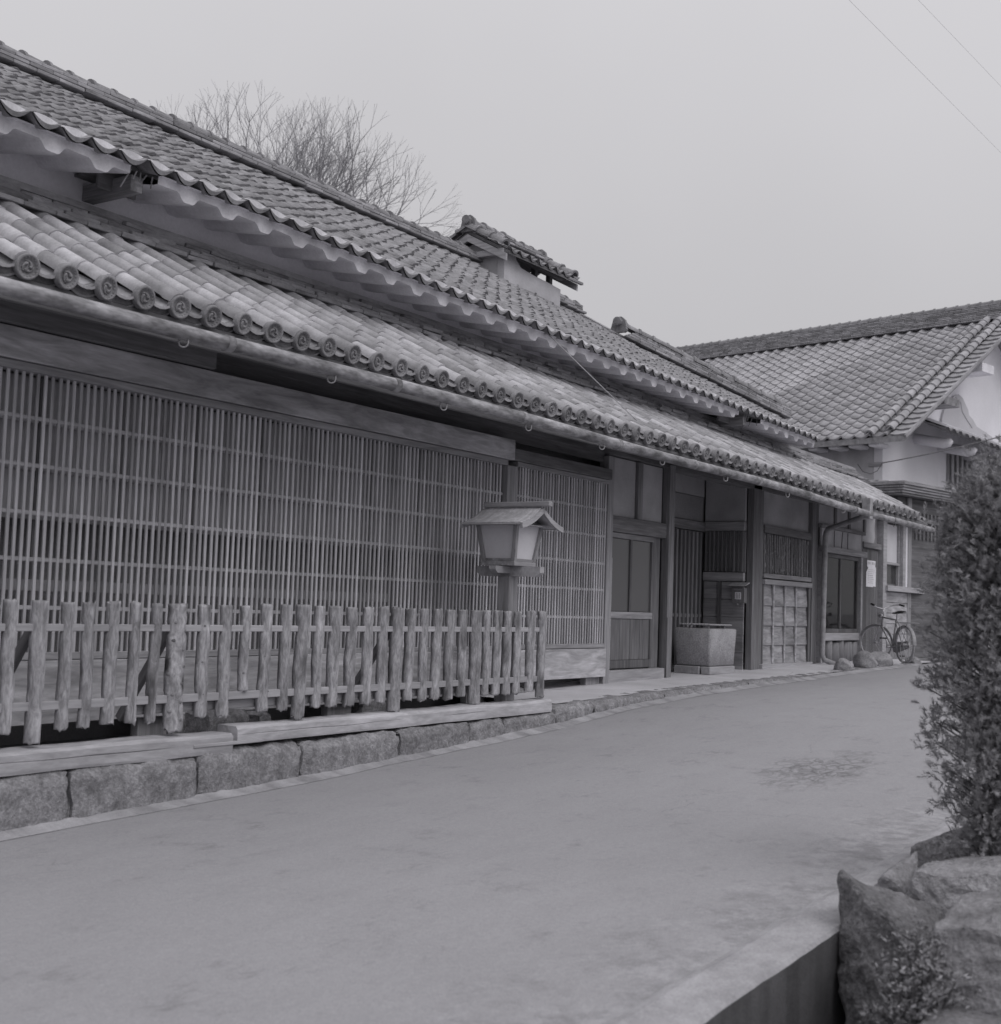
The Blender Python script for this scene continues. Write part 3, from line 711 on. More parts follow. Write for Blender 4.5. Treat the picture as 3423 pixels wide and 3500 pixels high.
VP('beam', (15.36, 10.46, 6.76), (17.2, 10.56, 6.85), 'dark_h'); VP('beam', (15.36, 11.44, 6.76), (17.2, 11.54, 6.85), 'dark_h')
VP('board', (15.52, 11.40, 6.5), (16.42, 11.43, 6.75), 'dark_h'); VP('board', (16.58, 11.40, 6.5), (16.98, 11.43, 6.75), 'dark_h')
kv = .53; av = math.atan(kv); zv = lambda y: 7.13 - kv * abs(y - 11); X0, X1 = 15.30, 17.28
for s in (-1, 1):
    y0, y1 = 11, 11 + s * .72
    V = [(X0, y0, zv(y0)), (X1, y0, zv(y0)), (X1, y1, zv(y1)), (X0, y1, zv(y1))]
    obj('roof_slope', mesh('roof_slope', V + [(x, y, z - .05) for x, y, z in V], [(0, 1, 2, 3), (7, 6, 5, 4), (0, 4, 5, 1), (1, 5, 6, 2), (2, 6, 7, 3), (3, 7, 4, 0)]), 'dark_h', vent)
    for x in (X0 - .05, X1):
        V, F = extrude([(11, 7.07), (11, 6.96), (11 + s * .70, 6.96 - .37), (11 + s * .70, 7.07 - .37)], 0, x, x + .045); obj('barge_board', mesh('barge_board', V, F), 'wood_y', vent)
    for ci in range(8):
        x = X0 + .12 + ci * TW
        for r in range(4):
            d = .70 - r * .19; y = 11 + s * d
            t = (x, y, zv(y) + .04 + U(-.012, .012)); ro = (av - .05 + U(-.05, .05), U(-.05, .05), (0 if s < 0 else PI) + U(-.06, .06))
            obj('vent_tile', st_me, 'tile_up', vent, t, ro)
        obj('vent_eave_tile', lip_me, 'tile_up', vent, (x, 11 + s * .74, zv(11 + s * .74) + .045), (.3, U(-.08, .08), (0 if s < 0 else PI) + U(-.1, .1)))
    for x in (X0 - .01, X1):
        for r in range(3):
            d = .66 - r * .24
            obj('verge_tile', cap_me, 'tile_up', vent, (x, 11 + s * d, zv(11 + s * d) + .045), (av + U(-.05, .05), 0, (0 if s < 0 else PI) + U(-.07, .07)))
VP('tie_beam', (X0 - .02, 10.36, 6.70), (X0 + .06, 11.6, 6.79), 'wood_y'); VP('broken_batten', (X1 - .3, 10.24, 6.70), (X1 + .12, 10.29, 6.74), 'wood_h')
bm = B()
for lay in range(2):
    x = X0
    while x < X1 - .05:
        L_ = U(.22, .32); V, F = cbox((x, 11 - .13 + .02 * lay, 7.15 + lay * .045), (x + L_, 11 + .13 - .02 * lay, 7.185 + lay * .045), .006); bm.add(V, F, random.random()); x += L_ + .006
obj('vent_courses', bm.me('vent_courses'), 'tile_course', vent, kind='stuff')
for i in range(7): obj('vent_cap', cap_me, 'tile_up', vent, (X0 + .05 + i * .265, 11, 7.23 + U(-.015, .015)), (0, U(-.08, .08), -PI / 2 + U(-.06, .06)))
m_, l_, r_ = ogre((X0 - .02, 11.0, 7.11), .8); obj('vent_end_tile', m_, 'tile_disc', vent, l_, (0, 0, -PI / 2))
m_, l_, r_ = ogre((X1 + .02, 11.0, 7.11), .75); obj('vent_end_tile', m_, 'tile_disc', vent, l_, (0, 0, PI / 2))

# --- lattice front
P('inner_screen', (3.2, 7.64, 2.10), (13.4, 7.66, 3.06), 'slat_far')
for q in range(14): P('screen_rib', (3.4 + q * .72, 7.61, 1.2), (3.44 + q * .72, 7.64, 3.06), 'dark_v')
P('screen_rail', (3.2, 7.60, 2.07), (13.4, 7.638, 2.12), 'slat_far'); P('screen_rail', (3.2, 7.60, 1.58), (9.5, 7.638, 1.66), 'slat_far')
for z in (2.42, 2.75): P('screen_rail', (3.2, 7.612, z - .01), (13.4, 7.637, z + .01), 'slat')
lat = P('lattice_screen', (3.2, 7.47, 1.115), (11.2, 7.56, 1.165), 'wood_h')
P('lattice_rail', (11.42, 7.47, 1.125), (13.44, 7.56, 1.175), 'wood_h')
sl_me = mesh('slat', *cbox((-.012, -.008, -.95), (.012, .008, .95), .002))
x = 3.8
while x < 11.18:
    o = obj('slat', sl_me, 'slat', lat, (x + U(-.0025, .0025), 7.50 + U(-.002, .002), 2.112), (U(-.001, .001), U(-.0012, .0012), U(-.04, .04))); x += .0592
x = 11.46
while x < 13.42:
    o = obj('slat', sl_me, 'slat', lat, (x + U(-.0025, .0025), 7.50 + U(-.002, .002), 2.122), (U(-.001, .001), U(-.0012, .0012), U(-.04, .04))); x += .0575
for z in (1.468, 1.795, 2.11, 2.433, 2.754):
    P('cross_rail', (3.2, 7.4965, z - .015), (11.2, 7.514, z + .015), 'lattice_rail', lat); P('cross_rail', (11.42, 7.4965, z - .005), (13.44, 7.514, z + .025), 'lattice_rail', lat)
P('lattice_head', (3.2, 7.44, 3.058), (11.2, 7.58, 3.112), 'wood_h'); P('lattice_head', (11.42, 7.46, 3.072), (13.44, 7.58, 3.12), 'wood_h')
P('fascia_board', (3.2, 7.41, 3.118), (11.28, 7.55, 3.33), 'board'); P('fascia_board', (11.30, 7.44, 3.125), (13.46, 7.55, 3.25), 'dark_h')
P('fascia_board', (3.2, 7.36, 3.34), (6.95, 7.55, 3.60), 'dark_h')
P('head_wall', (6.97, 7.565, 3.34), (13.5, 7.60, 3.60), 'dark_h')
P('lattice_post', (11.21, 7.45, 1.0), (11.41, 7.6, 3.06), 'wood_v')
P('corner_post', (13.46, 7.49, .58), (13.60, 7.62, 3.42), 'wood_v'); P('post_strip', (13.603, 7.50, .62), (13.63, 7.56, 2.2), 'rail')
P('apron_board', (3.2, 7.455, .78), (8.0, 7.50, 1.11), 'board'); P('apron_board', (8.006, 7.455, .785), (13.45, 7.50, 1.118), 'board')
P('apron_board', (3.2, 7.46, .68), (10.6, 7.505, .776), 'board')
for x in (4.4, 6.5, 8.6, 10.7, 13.1): P('foot_board', (x, 7.52, .45), (x + .32, 7.60, .80), 'wood_v')
for i, x in enumerate((4.8, 6.95, 9.2, 11.6)):
    obj('footing_stone', rough_block(.34, .3, .26, 40 + i, .015), 'granite', house, (x, 7.2 + .25, .46))
obj('footing_stone', rough_block(.4, .3, .27, 47, .015), 'granite', house, (6.93, 6.98, .47)); obj('footing_stone', rough_block(.13, .2, .24, 48, .01), 'granite', house, (7.28, 6.96, .47))
P('under_wall', (3.2, 7.9, .4), (13.4, 7.94, .8), 'void')

# --- entrance bays
YW = 7.62
P('lintel', (13.62, YW - .06, 2.53), (15.18, YW + .06, 2.72), 'dark_h')
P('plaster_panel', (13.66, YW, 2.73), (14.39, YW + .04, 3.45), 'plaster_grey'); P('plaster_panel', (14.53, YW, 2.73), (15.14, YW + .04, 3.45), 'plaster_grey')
P('stud', (14.395, YW - .04, 2.722), (14.525, YW + .05, 3.45), 'dark_v'); P('stud', (13.605, YW - .02, .7), (13.70, YW + .06, 3.45), 'dark_v')
door = P('door', (13.74, YW + .005, .95), (14.90, YW + .03, 2.46), 'door_v')
P('rail', (13.74, YW - .025, 2.46), (14.90, YW + .03, 2.525), 'wood_h', door); P('rail', (13.74, YW - .025, 1.47), (14.90, YW + .004, 1.555), 'wood_h', door); P('rail', (13.74, YW - .025, .86), (14.90, YW + .004, .96), 'door_v', door)
for x in (13.74, 14.85): P('stile', (x, YW - .025, .962), (x + .055, YW + .003, 1.468), 'door_v', door); P('stile', (x, YW - .025, 1.557), (x + .055, YW + .003, 2.458), 'door_v', door)
P('stile', (14.27, YW - .022, 1.557), (14.32, YW + .003, 2.458), 'door_v', door)
for xa, xb in ((13.80, 14.265), (14.325, 14.845)): P('pane', (xa, YW - .004, 1.56), (xb, YW + .004, 2.455), 'glass_pale', door)
for q in range(4): P('plank', (13.797 + q * .263, YW - .012, .962), (14.052 + q * .263, YW + .004, 1.468), 'door_v', door)
P('door_sill', (13.62, YW - .10, .70), (15.13, YW + .1, .845), 'rail')
P('side_board', (14.93, YW + .01, .846), (15.14, YW + .04, 2.53), 'dark_v')
P('post', (15.19, 7.53, .68), (15.345, 7.64, 3.5), 'dark_v'); P('post_repair', (15.186, 7.519, .69), (15.27, 7.527, 1.5), 'wood_v')
# recess with slatted inner door
P('recess_wall', (15.34, 8.40, .6), (18.1, 8.44, 3.7), 'void'); P('recess_ceiling', (15.2, 7.75, 3.62), (18.4, 8.4, 3.66), 'dark_h'); P('recess_side', (15.29, 7.645, .7), (15.335, 8.4, 3.6), 'dark_v')
P('transom', (15.34, 8.30, 2.80), (18.0, 8.39, 2.94), 'dark_h'); P('transom_panel', (15.36, 8.34, 2.95), (17.98, 8.38, 3.32), 'void'); P('plaster_panel', (15.36, 8.33, 3.33), (17.98, 8.38, 3.62), 'plaster_grey')
idoor = P('slatted_door', (15.6, 8.33, .80), (17.9, 8.35, 2.79), 'void')
for q in range(17): P('slat', (15.62 + q * .135, 8.285, .82), (15.68 + q * .135, 8.325, 2.78), 'dark_v', idoor)
for z in (.8, 1.5): P('rail', (15.6, 8.30, z), (17.9, 8.328, z + .05), 'dark_h', idoor)
P('plaster_panel', (18.0, 7.665, 2.96), (18.05, 8.32, 3.62), 'plaster_grey'); P('side_beam', (17.97, 7.665, 2.82), (18.06, 8.32, 2.955), 'dark_y')
P('side_back', (18.04, 7.665, 2.2), (18.06, 8.32, 2.81), 'void')
for q in range(10): P('side_slat', (17.985, 7.69 + q * .066, 2.2), (18.015, 7.713 + q * .066, 2.815), 'dark_v')
P('side_rail', (18.016, 7.665, 2.47), (18.03, 8.32, 2.49), 'wood_y'); P('side_rail', (17.96, 7.665, 2.06), (18.04, 8.32, 2.19), 'dark_y')
for q in range(5): 
    o = P('side_plank', (18.0, 7.665, .73 + q * .265), (18.025, 8.32, .73 + (q + 1) * .265 - .004), 'dark_y'); o.rotation_euler = (0, -.03, 0)
P('side_batten', (17.97, 8.02, .73), (17.998, 8.08, 2.055), 'dark_v')
# main post and boarded bay with a bamboo grille
P('post', (18.07, 7.56, .68), (18.37, 7.66, 3.52), 'dark_v'); P('post_edge', (18.375, 7.58, .70), (18.50, 7.68, 3.5), 'dark_v')
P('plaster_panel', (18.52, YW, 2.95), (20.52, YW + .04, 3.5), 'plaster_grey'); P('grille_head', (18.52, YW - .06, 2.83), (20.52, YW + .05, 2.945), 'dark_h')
P('grille_back', (18.52, YW + .05, 2.2), (20.52, YW + .06, 2.83), 'void')
gr = P('bamboo_grille', (18.52, YW + .02, 2.49), (20.52, YW + .035, 2.515), 'bamboo')
for q in range(27):
    b = B(); zz = -.31; pts = []; rr = []
    nodes = [U(-.3, -.15), U(-.08, .08), U(.14, .3)]
    for i in range(22):
        z = -.315 + .63 * i / 21; pts.append((0, 0, z)); rr.append(.0125 + (.008 if min(abs(z - k) for k in nodes) < .017 else 0))
    b.tube(pts, rr, 6); obj('bamboo_stick', b.me('bamboo_stick', True), 'bamboo', gr, (18.57 + q * .0735 + U(-.01, .01), YW, 2.515), (0, U(-.03, .03), U(0, 6)))
P('grille_rail', (18.50, YW - .07, 2.135), (20.52, YW + .05, 2.205), 'wood_h'); P('grille_rail', (18.50, YW - .085, 2.04), (20.52, YW + .05, 2.115), 'rail')
zz = [.83, 1.12, 1.42, 1.73, 2.035]
for za, zb in zip(zz, zz[1:]):
    xa = 18.52
    for wd in (.47, .48, .48, .55):
        o = P('clapboard', (xa + .003, YW - .012, za - .015), (xa + wd - .003, YW + .006, zb + .01), 'clap'); o.rotation_euler = (-.085 + U(-.008, .008), 0, 0); xa += wd
for x in (18.97, 19.45, 19.93): P('batten', (x - .022, YW - .045, .83), (x + .022, YW - .02, 2.04), 'board')
P('batten', (18.505, YW - .05, .83), (18.55, YW - .028, 2.04), 'door_v'); P('batten', (20.46, YW - .05, .83), (20.54, YW - .028, 2.04), 'door_v')
P('ground_sill', (18.42, YW - .1, .72), (20.55, YW + .06, .825), 'rail')
P('post', (20.60, 7.57, .70), (20.84, 7.66, 3.5), 'dark_v')
# glazed display bay
YB = 7.56
bay = P('display_bay', (20.95, YB - .03, 1.17), (23.0, YB + .3, 1.30), 'rail')
P('sill_rail', (20.97, YB - .01, 1.303), (22.9, YB + .05, 1.37), 'door_v', bay)
P('jamb', (20.90, YB - .05, .80), (20.99, YB + .06, 2.66), 'rail', bay); P('jamb', (22.93, YB - .05, .80), (23.02, YB + .06, 2.66), 'rail', bay)
P('head', (20.93, YB - .07, 2.662), (23.2, YB + .06, 2.765), 'wood_h', bay); P('inner_head', (21.0, YB - .01, 2.59), (22.92, YB + .05, 2.655), 'dark_h', bay)
for xa, xb in ((21.06, 21.94), (22.0, 22.86)): P('pane', (xa, YB + .016, 1.375), (xb, YB + .02, 2.585), 'glass', bay)
for xa, xb in ((21.0, 21.055), (21.945, 21.995), (22.865, 22.925)): P('stile', (xa, YB - .005, 1.373), (xb, YB + .04, 2.588), 'door_v', bay)
P('back', (20.95, YB + .7, 1.0), (23.2, YB + .74, 3.4), 'void', bay); P('floor', (20.95, YB + .06, 1.31), (23.0, YB + .7, 1.36), 'wood_h', bay)
P('plaster_panel', (21.0, YB, 2.768), (23.05, YB + .04, 3.07), 'plaster', bay)
for x, t in ((21.6, 0), (22.0, .16), (22.3, 0)): 
    o = P('strip', (x - .008, YB - .012, 2.77), (x + .008, YB - .002, 3.06), 'dark_v', bay); o.rotation_euler = (0, t, 0)
P('hood_beam', (20.9, YB - .04, 3.072), (23.2, YB + .06, 3.13), 'dark_h', bay); P('plaster_panel', (20.9, YB + .02, 3.13), (23.3, YB + .05, 3.5), 'plaster', bay)
for x in (21.62, 22.35, 23.2): P('stud', (x, YB - .01, 3.132), (x + .1, YB + .018, 3.5), 'dark_v', bay)
for q in range(6):
    b = B(); r = U(.10, .14); hh = U(.33, .38); b.tube([(0, 0, 0), (0, 0, hh * .6), (0, 0, hh)], [r, r * .97, r * .93], 9); obj('stake', b.me('stake', True), 'wood_v', bay, (21.17 + q * .325 + U(-.04, .04), YB + .1 + U(-.02, .02), .79))
# narrow boarded doorway, pale post and window unit at the end
nd = P('boarded_door', (23.24, YW, .84), (24.22, YW + .04, 2.86), 'dark_v')
for q in range(4): P('plank', (23.28 + q * .225, YW - .018, .86), (23.497 + q * .225, YW - .001, 2.84), 'door_v', nd)
P('door_head', (23.22, YW - .06, 2.865), (24.26, YW + .05, 2.965), 'wood_h', nd)
P('stud', (23.05, YW - .03, .8), (23.22, YW + .06, 3.5), 'dark_v')
V, F = extrude([(23.24, 2.97), (23.95, 2.97), (24.02, 3.1), (23.98, 3.25), (24.03, 3.5), (23.24, 3.5)], 1, YW - .005, YW + .03)
obj('broken_plaster', mesh('broken_plaster', V, F), 'plaster', house); P('bare_wall', (23.24, YW + .035, 2.97), (24.3, YW + .06, 3.5), 'void')
P('pale_post', (24.28, YW - .09, .84), (24.50, YW + .08, 3.42), 'rail'); P('pale_post', (25.54, YW - .09, 2.12), (25.72, YW + .08, 3.42), 'rail')
wn = P('window', (24.56, YW + .05, 2.2), (25.50, YW + .07, 3.42), 'void')
P('pane', (24.58, YW + .02, 2.66), (25.48, YW + .026, 3.40), 'panel', wn); P('meeting_rail', (24.51, YW - .03, 2.615), (25.53, YW + .03, 2.665), 'rail', wn)
P('pane', (24.60, YW + .03, 2.25), (25.46, YW + .034, 2.61), 'glass', wn)
for x in (24.505, 25.48): P('stile', (x, YW - .02, 2.21), (x + .055, YW + .04, 2.612), 'rail', wn); P('stile', (x, YW - .02, 2.668), (x + .055, YW + .04, 3.42), 'rail', wn)
P('sill', (24.42, YW - .14, 2.10), (26.9, YW + .04, 2.205), 'rail', wn)
P('plaster_panel', (25.73, YW - .02, 2.21), (26.9, YW + .06, 3.42), 'plaster_white')
for q in range(5):
    o = P('clapboard', (24.51, YW - .02, 1.07 + q * .205), (26.6, YW, 1.07 + (q + 1) * .205 - .006), 'board'); o.rotation_euler = (-.05, 0, 0)
P('plinth', (24.4, YW - .05, .7), (26.8, YW + .1, 1.06), 'granite')
P('end_wall', (26.75, YW + .1, .7), (26.9, 9.4, 3.5), 'plaster'); P('end_back', (24.3, YW + .2, .7), (26.74, YW + .24, 3.5), 'void')
P('end_roof', (24.1, 7.3, 3.52), (26.95, 9.4, 3.6), 'dark_h')
# ------------------------------------------------------------------ fence on the kerb
fence = thing('picket_fence', 'weathered low wooden fence of hewn pickets between the lattice front and the road', 'fence', (7.8, 6.62, .66))
FP = [(3.95, .79, .1, 0), (4.15, .78, .09, 0), (4.35, .79, .1, 0), (4.55, .80, .1, 0), (4.72, .79, .09, 0), (4.913, .86, .102, 1), (5.115, .785, .09, 0), (5.28, .79, .087, 0), (5.464, .78, .10, 0), (5.649, .78, .08, 0), (5.808, .78, .08, 0), (6.001, .85, .15, 2), (6.253, .77, .10, 0), (6.454, .78, .11, 0), (6.642, .605, .083, 0),
      (6.847, .777, .10, 0), (7.052, .78, .098, 0), (7.211, .85, .13, 1), (7.414, .775, .10, 0), (7.598, .78, .12, 0), (7.807, .777, .11, 0), (8.014, .78, .11, 0), (8.189, .776, .11, 0), (8.364, .85, .13, 1), (8.552, .77, .11, 0),
      (8.749, .78, .10, 0), (8.931, .776, .115, 0), (9.124, .78, .12, 0), (9.308, .77, .12, 0), (9.508, .845, .145, 1), (9.684, .77, .11, 0), (9.858, .777, .135, 0), (10.03, .777, .125, 0), (10.199, .77, .12, 0), (10.428, .77, .135, 0), (10.611, .83, .12, 1)]
def picket(w, h, d, seed, notch):
    """half-round hewn pale with wavering edges and a ragged foot; front at y<0, notched over the rails"""
    V = []; F = []; nz = 44; na = 9
    for i in range(nz + 1):
        z = h * i / nz; wob = 1 + .075 * mnoise.noise((seed * 9.1, z * 7, 0)) + .045 * mnoise.noise((seed * 5.7, z * 19, 3)) - (.09 if notch and min(abs(z - n_) for n_ in notch) < .035 else 0); sx = .012 * mnoise.noise((seed * 3.3, z * 4, 5))
        zz = z
        for k in range(na):
            t = PI * k / (na - 1); b = 1 + .16 * mnoise.noise((seed * 2.2 + math.cos(t) * 2, z * 9, 9)) + .10 * mnoise.noise((seed + k * 1.9, z * 2.5, 4))
            if i == 0: zz = z + .04 * mnoise.noise((seed * 8 + k * .7, 1, 1)) + .01
            if i == nz: zz = z + .026 * mnoise.noise((seed * 4 + k * .6, 2, 1))
            V.append((-math.cos(t) * w / 2 * wob + sx, -(math.sin(t) ** .6) * d * b, zz))
    for i in range(nz):
        for k in range(na - 1): F.append((i * na + k, i * na + k + 1, (i + 1) * na + k + 1, (i + 1) * na + k))
        F.append((i * na + na - 1, i * na, (i + 1) * na, (i + 1) * na + na - 1))
    F.append(tuple(range(na))[::-1]); F.append(tuple(nz * na + k for k in range(na)))
    me = mesh('picket', V, F); me.polygons.foreach_set('use_smooth', [i < nz * na for i in range(len(F))]); return me
for i, (x, h, w, k) in enumerate(FP):
    top = 1.526 + .01 * mnoise.noise((x * 3, 0, 0)) + (.012 if x > 6.7 else 0)
    o = obj('post' if k else 'picket', picket(w * .95, h, .062 if k else .05, i + 1, (1.365 - top + h, .895 - top + h)), 'fence_knot' if k == 2 else 'fence', fence, (x, 6.622 if k else 6.628, top - h), (0, U(-.012, .012) + (.02 if i in (17, 10) else 0), U(-.12, .12)))
    if k == 2 or i in (10, 12, 14, 15, 20):
        kr = random.Random(i); nk = 13 if k == 2 else 3
        for q in range(nk):
            kx = (-.33 if q % 2 else .28) * w + kr.uniform(-.12, .12) * w if k == 2 else kr.uniform(-.3, .3) * w; kz = h * (.06 + .9 * (q + .5) / nk) + kr.uniform(-.01, .01); sz = kr.uniform(.011, .017) if k == 2 else kr.uniform(.006, .010)
            yy = -(.062 if k else .05) * max(.05, (1 - (2 * kx / w) ** 2)) ** .3 * .97; V = []; F = []
            for a_ in range(4):
                for b_ in range(9): V.append((sz * math.sin(a_ * .5) * math.cos(b_ * 2 * PI / 9), -sz * .35 * math.cos(a_ * .5), sz * .8 * math.sin(a_ * .5) * math.sin(b_ * 2 * PI / 9)))
            for a_ in range(3):
                for b_ in range(9): F.append((a_ * 9 + b_, a_ * 9 + (b_ + 1) % 9, a_ * 9 + 9 + (b_ + 1) % 9, a_ * 9 + 9 + b_))
            kn = bpy.data.objects.new('knot', mesh('knot', V, F, True)); COL.objects.link(kn); kn.data.materials.append(MATS['dark_v']); kn.parent = o; kn.location = (kx, yy, kz); kn.rotation_euler = (0, 0, math.atan2(kx, .05) * .9)
    if k: o['label'] = 'thick fence post standing on the beam' if k == 1 else 'thick fence post studded with dark knots'
def rail(za, zb, cuts):
    for a, b in zip(cuts, cuts[1:]):
        piece('rail', (a, 6.60, za), (b - .003, 6.648, zb), 'rail', fence)
rail(1.343, 1.388, [3.7, 6.0, 8.37, 10.66]); rail(.868, .922, [3.7, 6.0, 7.21, 10.66])
piece('rail', (5.7, 6.65, .80), (9.7, 6.69, .86), 'wood_h', fence)
for x in (4.913, 6.0, 8.364): 
    a = Vector((x, 6.67, 1.36)); b = Vector((x + .02, 7.16, .72)); d = b - a
    bb = B(); V, F = cbox((-.02, -.03, 0), (.02, .03, d.length), .004); bb.add(V, F); o = obj('brace', bb.me('brace'), 'dark_v', fence, a); o.rotation_euler = d.to_track_quat('Z', 'Y').to_euler()
def beam_mesh(L_, hgt, dep, seed, split=None):
    V = []; F = []; nx = 40; prof = [(0.004, 0), (0, .02), (.0, hgt * .5), (.004, hgt * .52), (.001, hgt * .55), (0.002, hgt - .02), (.02, hgt), (dep, hgt), (dep, 0)]
    for i in range(nx + 1):
        x = -L_ / 2 + L_ * i / nx
        for k, (y, z) in enumerate(prof):
            cr = .010 * (1 if 3 == k else 0) * max(0, mnoise.noise((seed + x * .7, 0, 2)) + .3)
            dz = .012 * mnoise.noise((x * 1.7 + seed, k * .3, 0)); 
            V.append((x, y + cr + .006 * mnoise.noise((x * 2.3, z * 8, seed)), z + (dz if 0 < k < 8 else dz * .5) + (.03 * mnoise.noise((x * .45, seed * 3, 0)) * (k >= 2) * 0)))
    n = len(prof)
    for i in range(nx):
        for k in range(n): F.append((i * n + k, i * n + (k + 1) % n, (i + 1) * n + (k + 1) % n, (i + 1) * n + k))
    F.append(tuple(range(n))); F.append(tuple(nx * n + k for k in range(n))[::-1]); return mesh('base_beam', V, F)
o = obj('base_beam', beam_mesh(3.25, .135, .2, 3), 'beam', fence, (4.84, 6.50, .515)); o.rotation_euler = (0, 0, 0)
o['label'] = 'pale split timber under the fence, its end lapped by the next'
o = obj('base_beam', beam_mesh(4.18, .118, .2, 11), 'beam', fence, (8.60, 6.505, .575)); o.rotation_euler = (0, -.003, 0)
piece('splice', (6.1, 6.492, .568), (6.75, 6.60, .592), 'wood_h', fence)

# ------------------------------------------------------------------ lantern on a post
lan = thing('street_lantern', 'wooden lantern with four paper panels and a small gabled roof on a stout post', 'lantern', (10.23, 6.755, .6))
def LP(name, a, b, m, ch=.004): return piece(name, a, b, m, lan, ch)
LP('post', (10.155, 6.685, .55), (10.305, 6.825, 1.87), 'wood_v', .008)
for (nm, V, m) in (('cross_beam', [(-.36, .095), (.36, .095), (.36, .035), (.31, 0), (-.31, 0), (-.36, .035)], 'wood_y'),):
    A, F = extrude([(y + 6.735, z + 1.865) for y, z in V], 0, 10.19, 10.265); obj(nm, mesh(nm, A, F), 'rail', lan)
A, F = extrude([(x + 10.23, z + 1.892) for x, z in [(-.30, .065), (.30, .065), (.30, .03), (.26, 0), (-.26, 0), (-.30, .03)]], 1, 6.70, 6.775); obj('cross_beam', mesh('cross_beam', A, F), 'rail', lan)
LP('base_tray', (10.04, 6.565, 1.962), (10.42, 6.945, 2.0), 'wood_h')
cx_, cy_ = 10.23, 6.755; z0, z1 = 2.0, 2.34; b0, b1 = .165, .213
for sx in (-1, 1):
    for sy in (-1, 1):
        p = Vector((cx_ + sx * b0, cy_ + sy * b0, z0)); q = Vector((cx_ + sx * b1, cy_ + sy * b1, z1)); w = .02
        V = [p + Vector((dx, dy, 0)) for dx, dy in ((-w, -w), (w, -w), (w, w), (-w, w))] + [q + Vector((dx, dy, 0)) for dx, dy in ((-w, -w), (w, -w), (w, w), (-w, w))]
        obj('corner_bar', mesh('corner_bar', V, [(3, 2, 1, 0), (4, 5, 6, 7)] + [(k, (k + 1) % 4, 4 + (k + 1) % 4, 4 + k) for k in range(4)]), 'wood_v', lan)
for (ux, uy) in ((1, 0), (-1, 0), (0, 1), (0, -1)):
    V = []
    for (bb, z) in ((b0 - .004, z0), (b1 - .004, z1)):
        for t in (-1, 1):
            V.append((cx_ + ux * bb - uy * t * (bb - .012), cy_ + uy * bb + ux * t * (bb - .012), z))
    V += [(x - ux * .006, y - uy * .006, z) for x, y, z in V]
    obj('panel', mesh('panel', V, [(0, 1, 3, 2), (5, 4, 6, 7), (0, 4, 5, 1), (2, 3, 7, 6), (0, 2, 6, 4), (1, 5, 7, 3)]), 'panel', lan)
    V = []
    for (bb, z) in ((b0 + .012, z0), (b0 + .016, z0 + .03)):
        for t in (-1, 1): V.append((cx_ + ux * bb - uy * t * bb, cy_ + uy * bb + ux * t * bb, z))
    V += [(x - ux * .02, y - uy * .02, z) for x, y, z in V]
    obj('bottom_rail', mesh('bottom_rail', V, [(0, 1, 3, 2), (5, 4, 6, 7), (0, 4, 5, 1), (2, 3, 7, 6), (0, 2, 6, 4), (1, 5, 7, 3)]), 'wood_h', lan)
# curved roof, ridge along Y
prof = [(0, .165), (.06, .125), (.13, .082), (.21, .045), (.29, .018), (.36, .002)]
for s in (-1, 1):
    V = []
    for y in (6.40, 7.05):
        for d, z in prof: V.append((cx_ + s * d, y, 2.345 + z + .012))
        for d, z in reversed(prof): V.append((cx_ + s * d, y, 2.345 + z - .012))
    n = 12; F = [tuple(range(n)), tuple(range(2 * n - 1, n - 1, -1))] + [(i, (i + 1) % n, n + (i + 1) % n, n + i) for i in range(n)]
    obj('roof_board', mesh('roof_board', V, F), 'beam', lan)
    for y in (6.375, 7.052):
        V = []
        for yy in (y, y + .024):
            for d, z in prof: V.append((cx_ + s * d * 1.02, yy, 2.345 + z + .004))
            for d, z in reversed(prof): V.append((cx_ + s * d * 1.0, yy, 2.345 + z - .045))
        obj('barge_board', mesh('barge_board', V, F), 'rail', lan)
    LP('eave_edge', (cx_ + s * .36 - .012, 6.40, 2.332), (cx_ + s * .36 + .012, 7.05, 2.345), 'wood_y')
LP('ridge_board', (cx_ - .03, 6.30, 2.525), (cx_ + .03, 7.05, 2.575), 'wood_y', .008)
LP('soffit', (cx_ - .24, 6.46, 2.34), (cx_ + .24, 7.0, 2.352), 'wood_y')
A, F = extrude([(cx_ - .2, 2.353), (cx_ + .2, 2.353), (cx_, 2.46)], 1, 6.54, 6.56); obj('gable_board', mesh('gable_board', A, F), 'dark_h', lan)

# ------------------------------------------------------------------ stone trough in the recess
zb = .735
tr = thing('stone_trough', 'square granite water trough with flared sides standing in the entrance recess', 'trough', (16.75, 7.70, zb))
def frustum(cx, cy, z0, z1, a0, b0, a1, b1, r, inner=None):
    V = []; F = []
    def ring(a, b, z, rr):
        o = len(V)
        for (sx, sy, t0) in ((1, 1, 0), (-1, 1, PI / 2), (-1, -1, PI), (1, -1, 1.5 * PI)):
            for k in range(4):
                t = t0 + PI / 2 * k / 3; V.append((cx + sx * (a - rr) + rr * math.cos(t), cy + sy * (b - rr) + rr * math.sin(t), z))
        return o
    hs = [(0, 0, -.03), (0.03, .0, 0), (.97, 0, 0), (1, 0, -.02)]
    rings = []
    for t, _, ins in hs:
        a = a0 + (a1 - a0) * t + ins; b = b0 + (b1 - b0) * t + ins; rings.append(ring(a, b, z0 + (z1 - z0) * t, r))
    for ins, dz in ((-.08, 0), (-.1, -.03), (-.13, -.2)): rings.append(ring(a1 + ins, b1 + ins, z1 + dz, r * .6))
    n = 16
    for p, q in zip(rings, rings[1:]):
        for k in range(n): F.append((p + k, p + (k + 1) % n, q + (k + 1) % n, q + k))
    F.append(tuple(range(n))[::-1]); F.append(tuple(rings[-1] + k for k in range(n))); return mesh('basin', V, F, True)
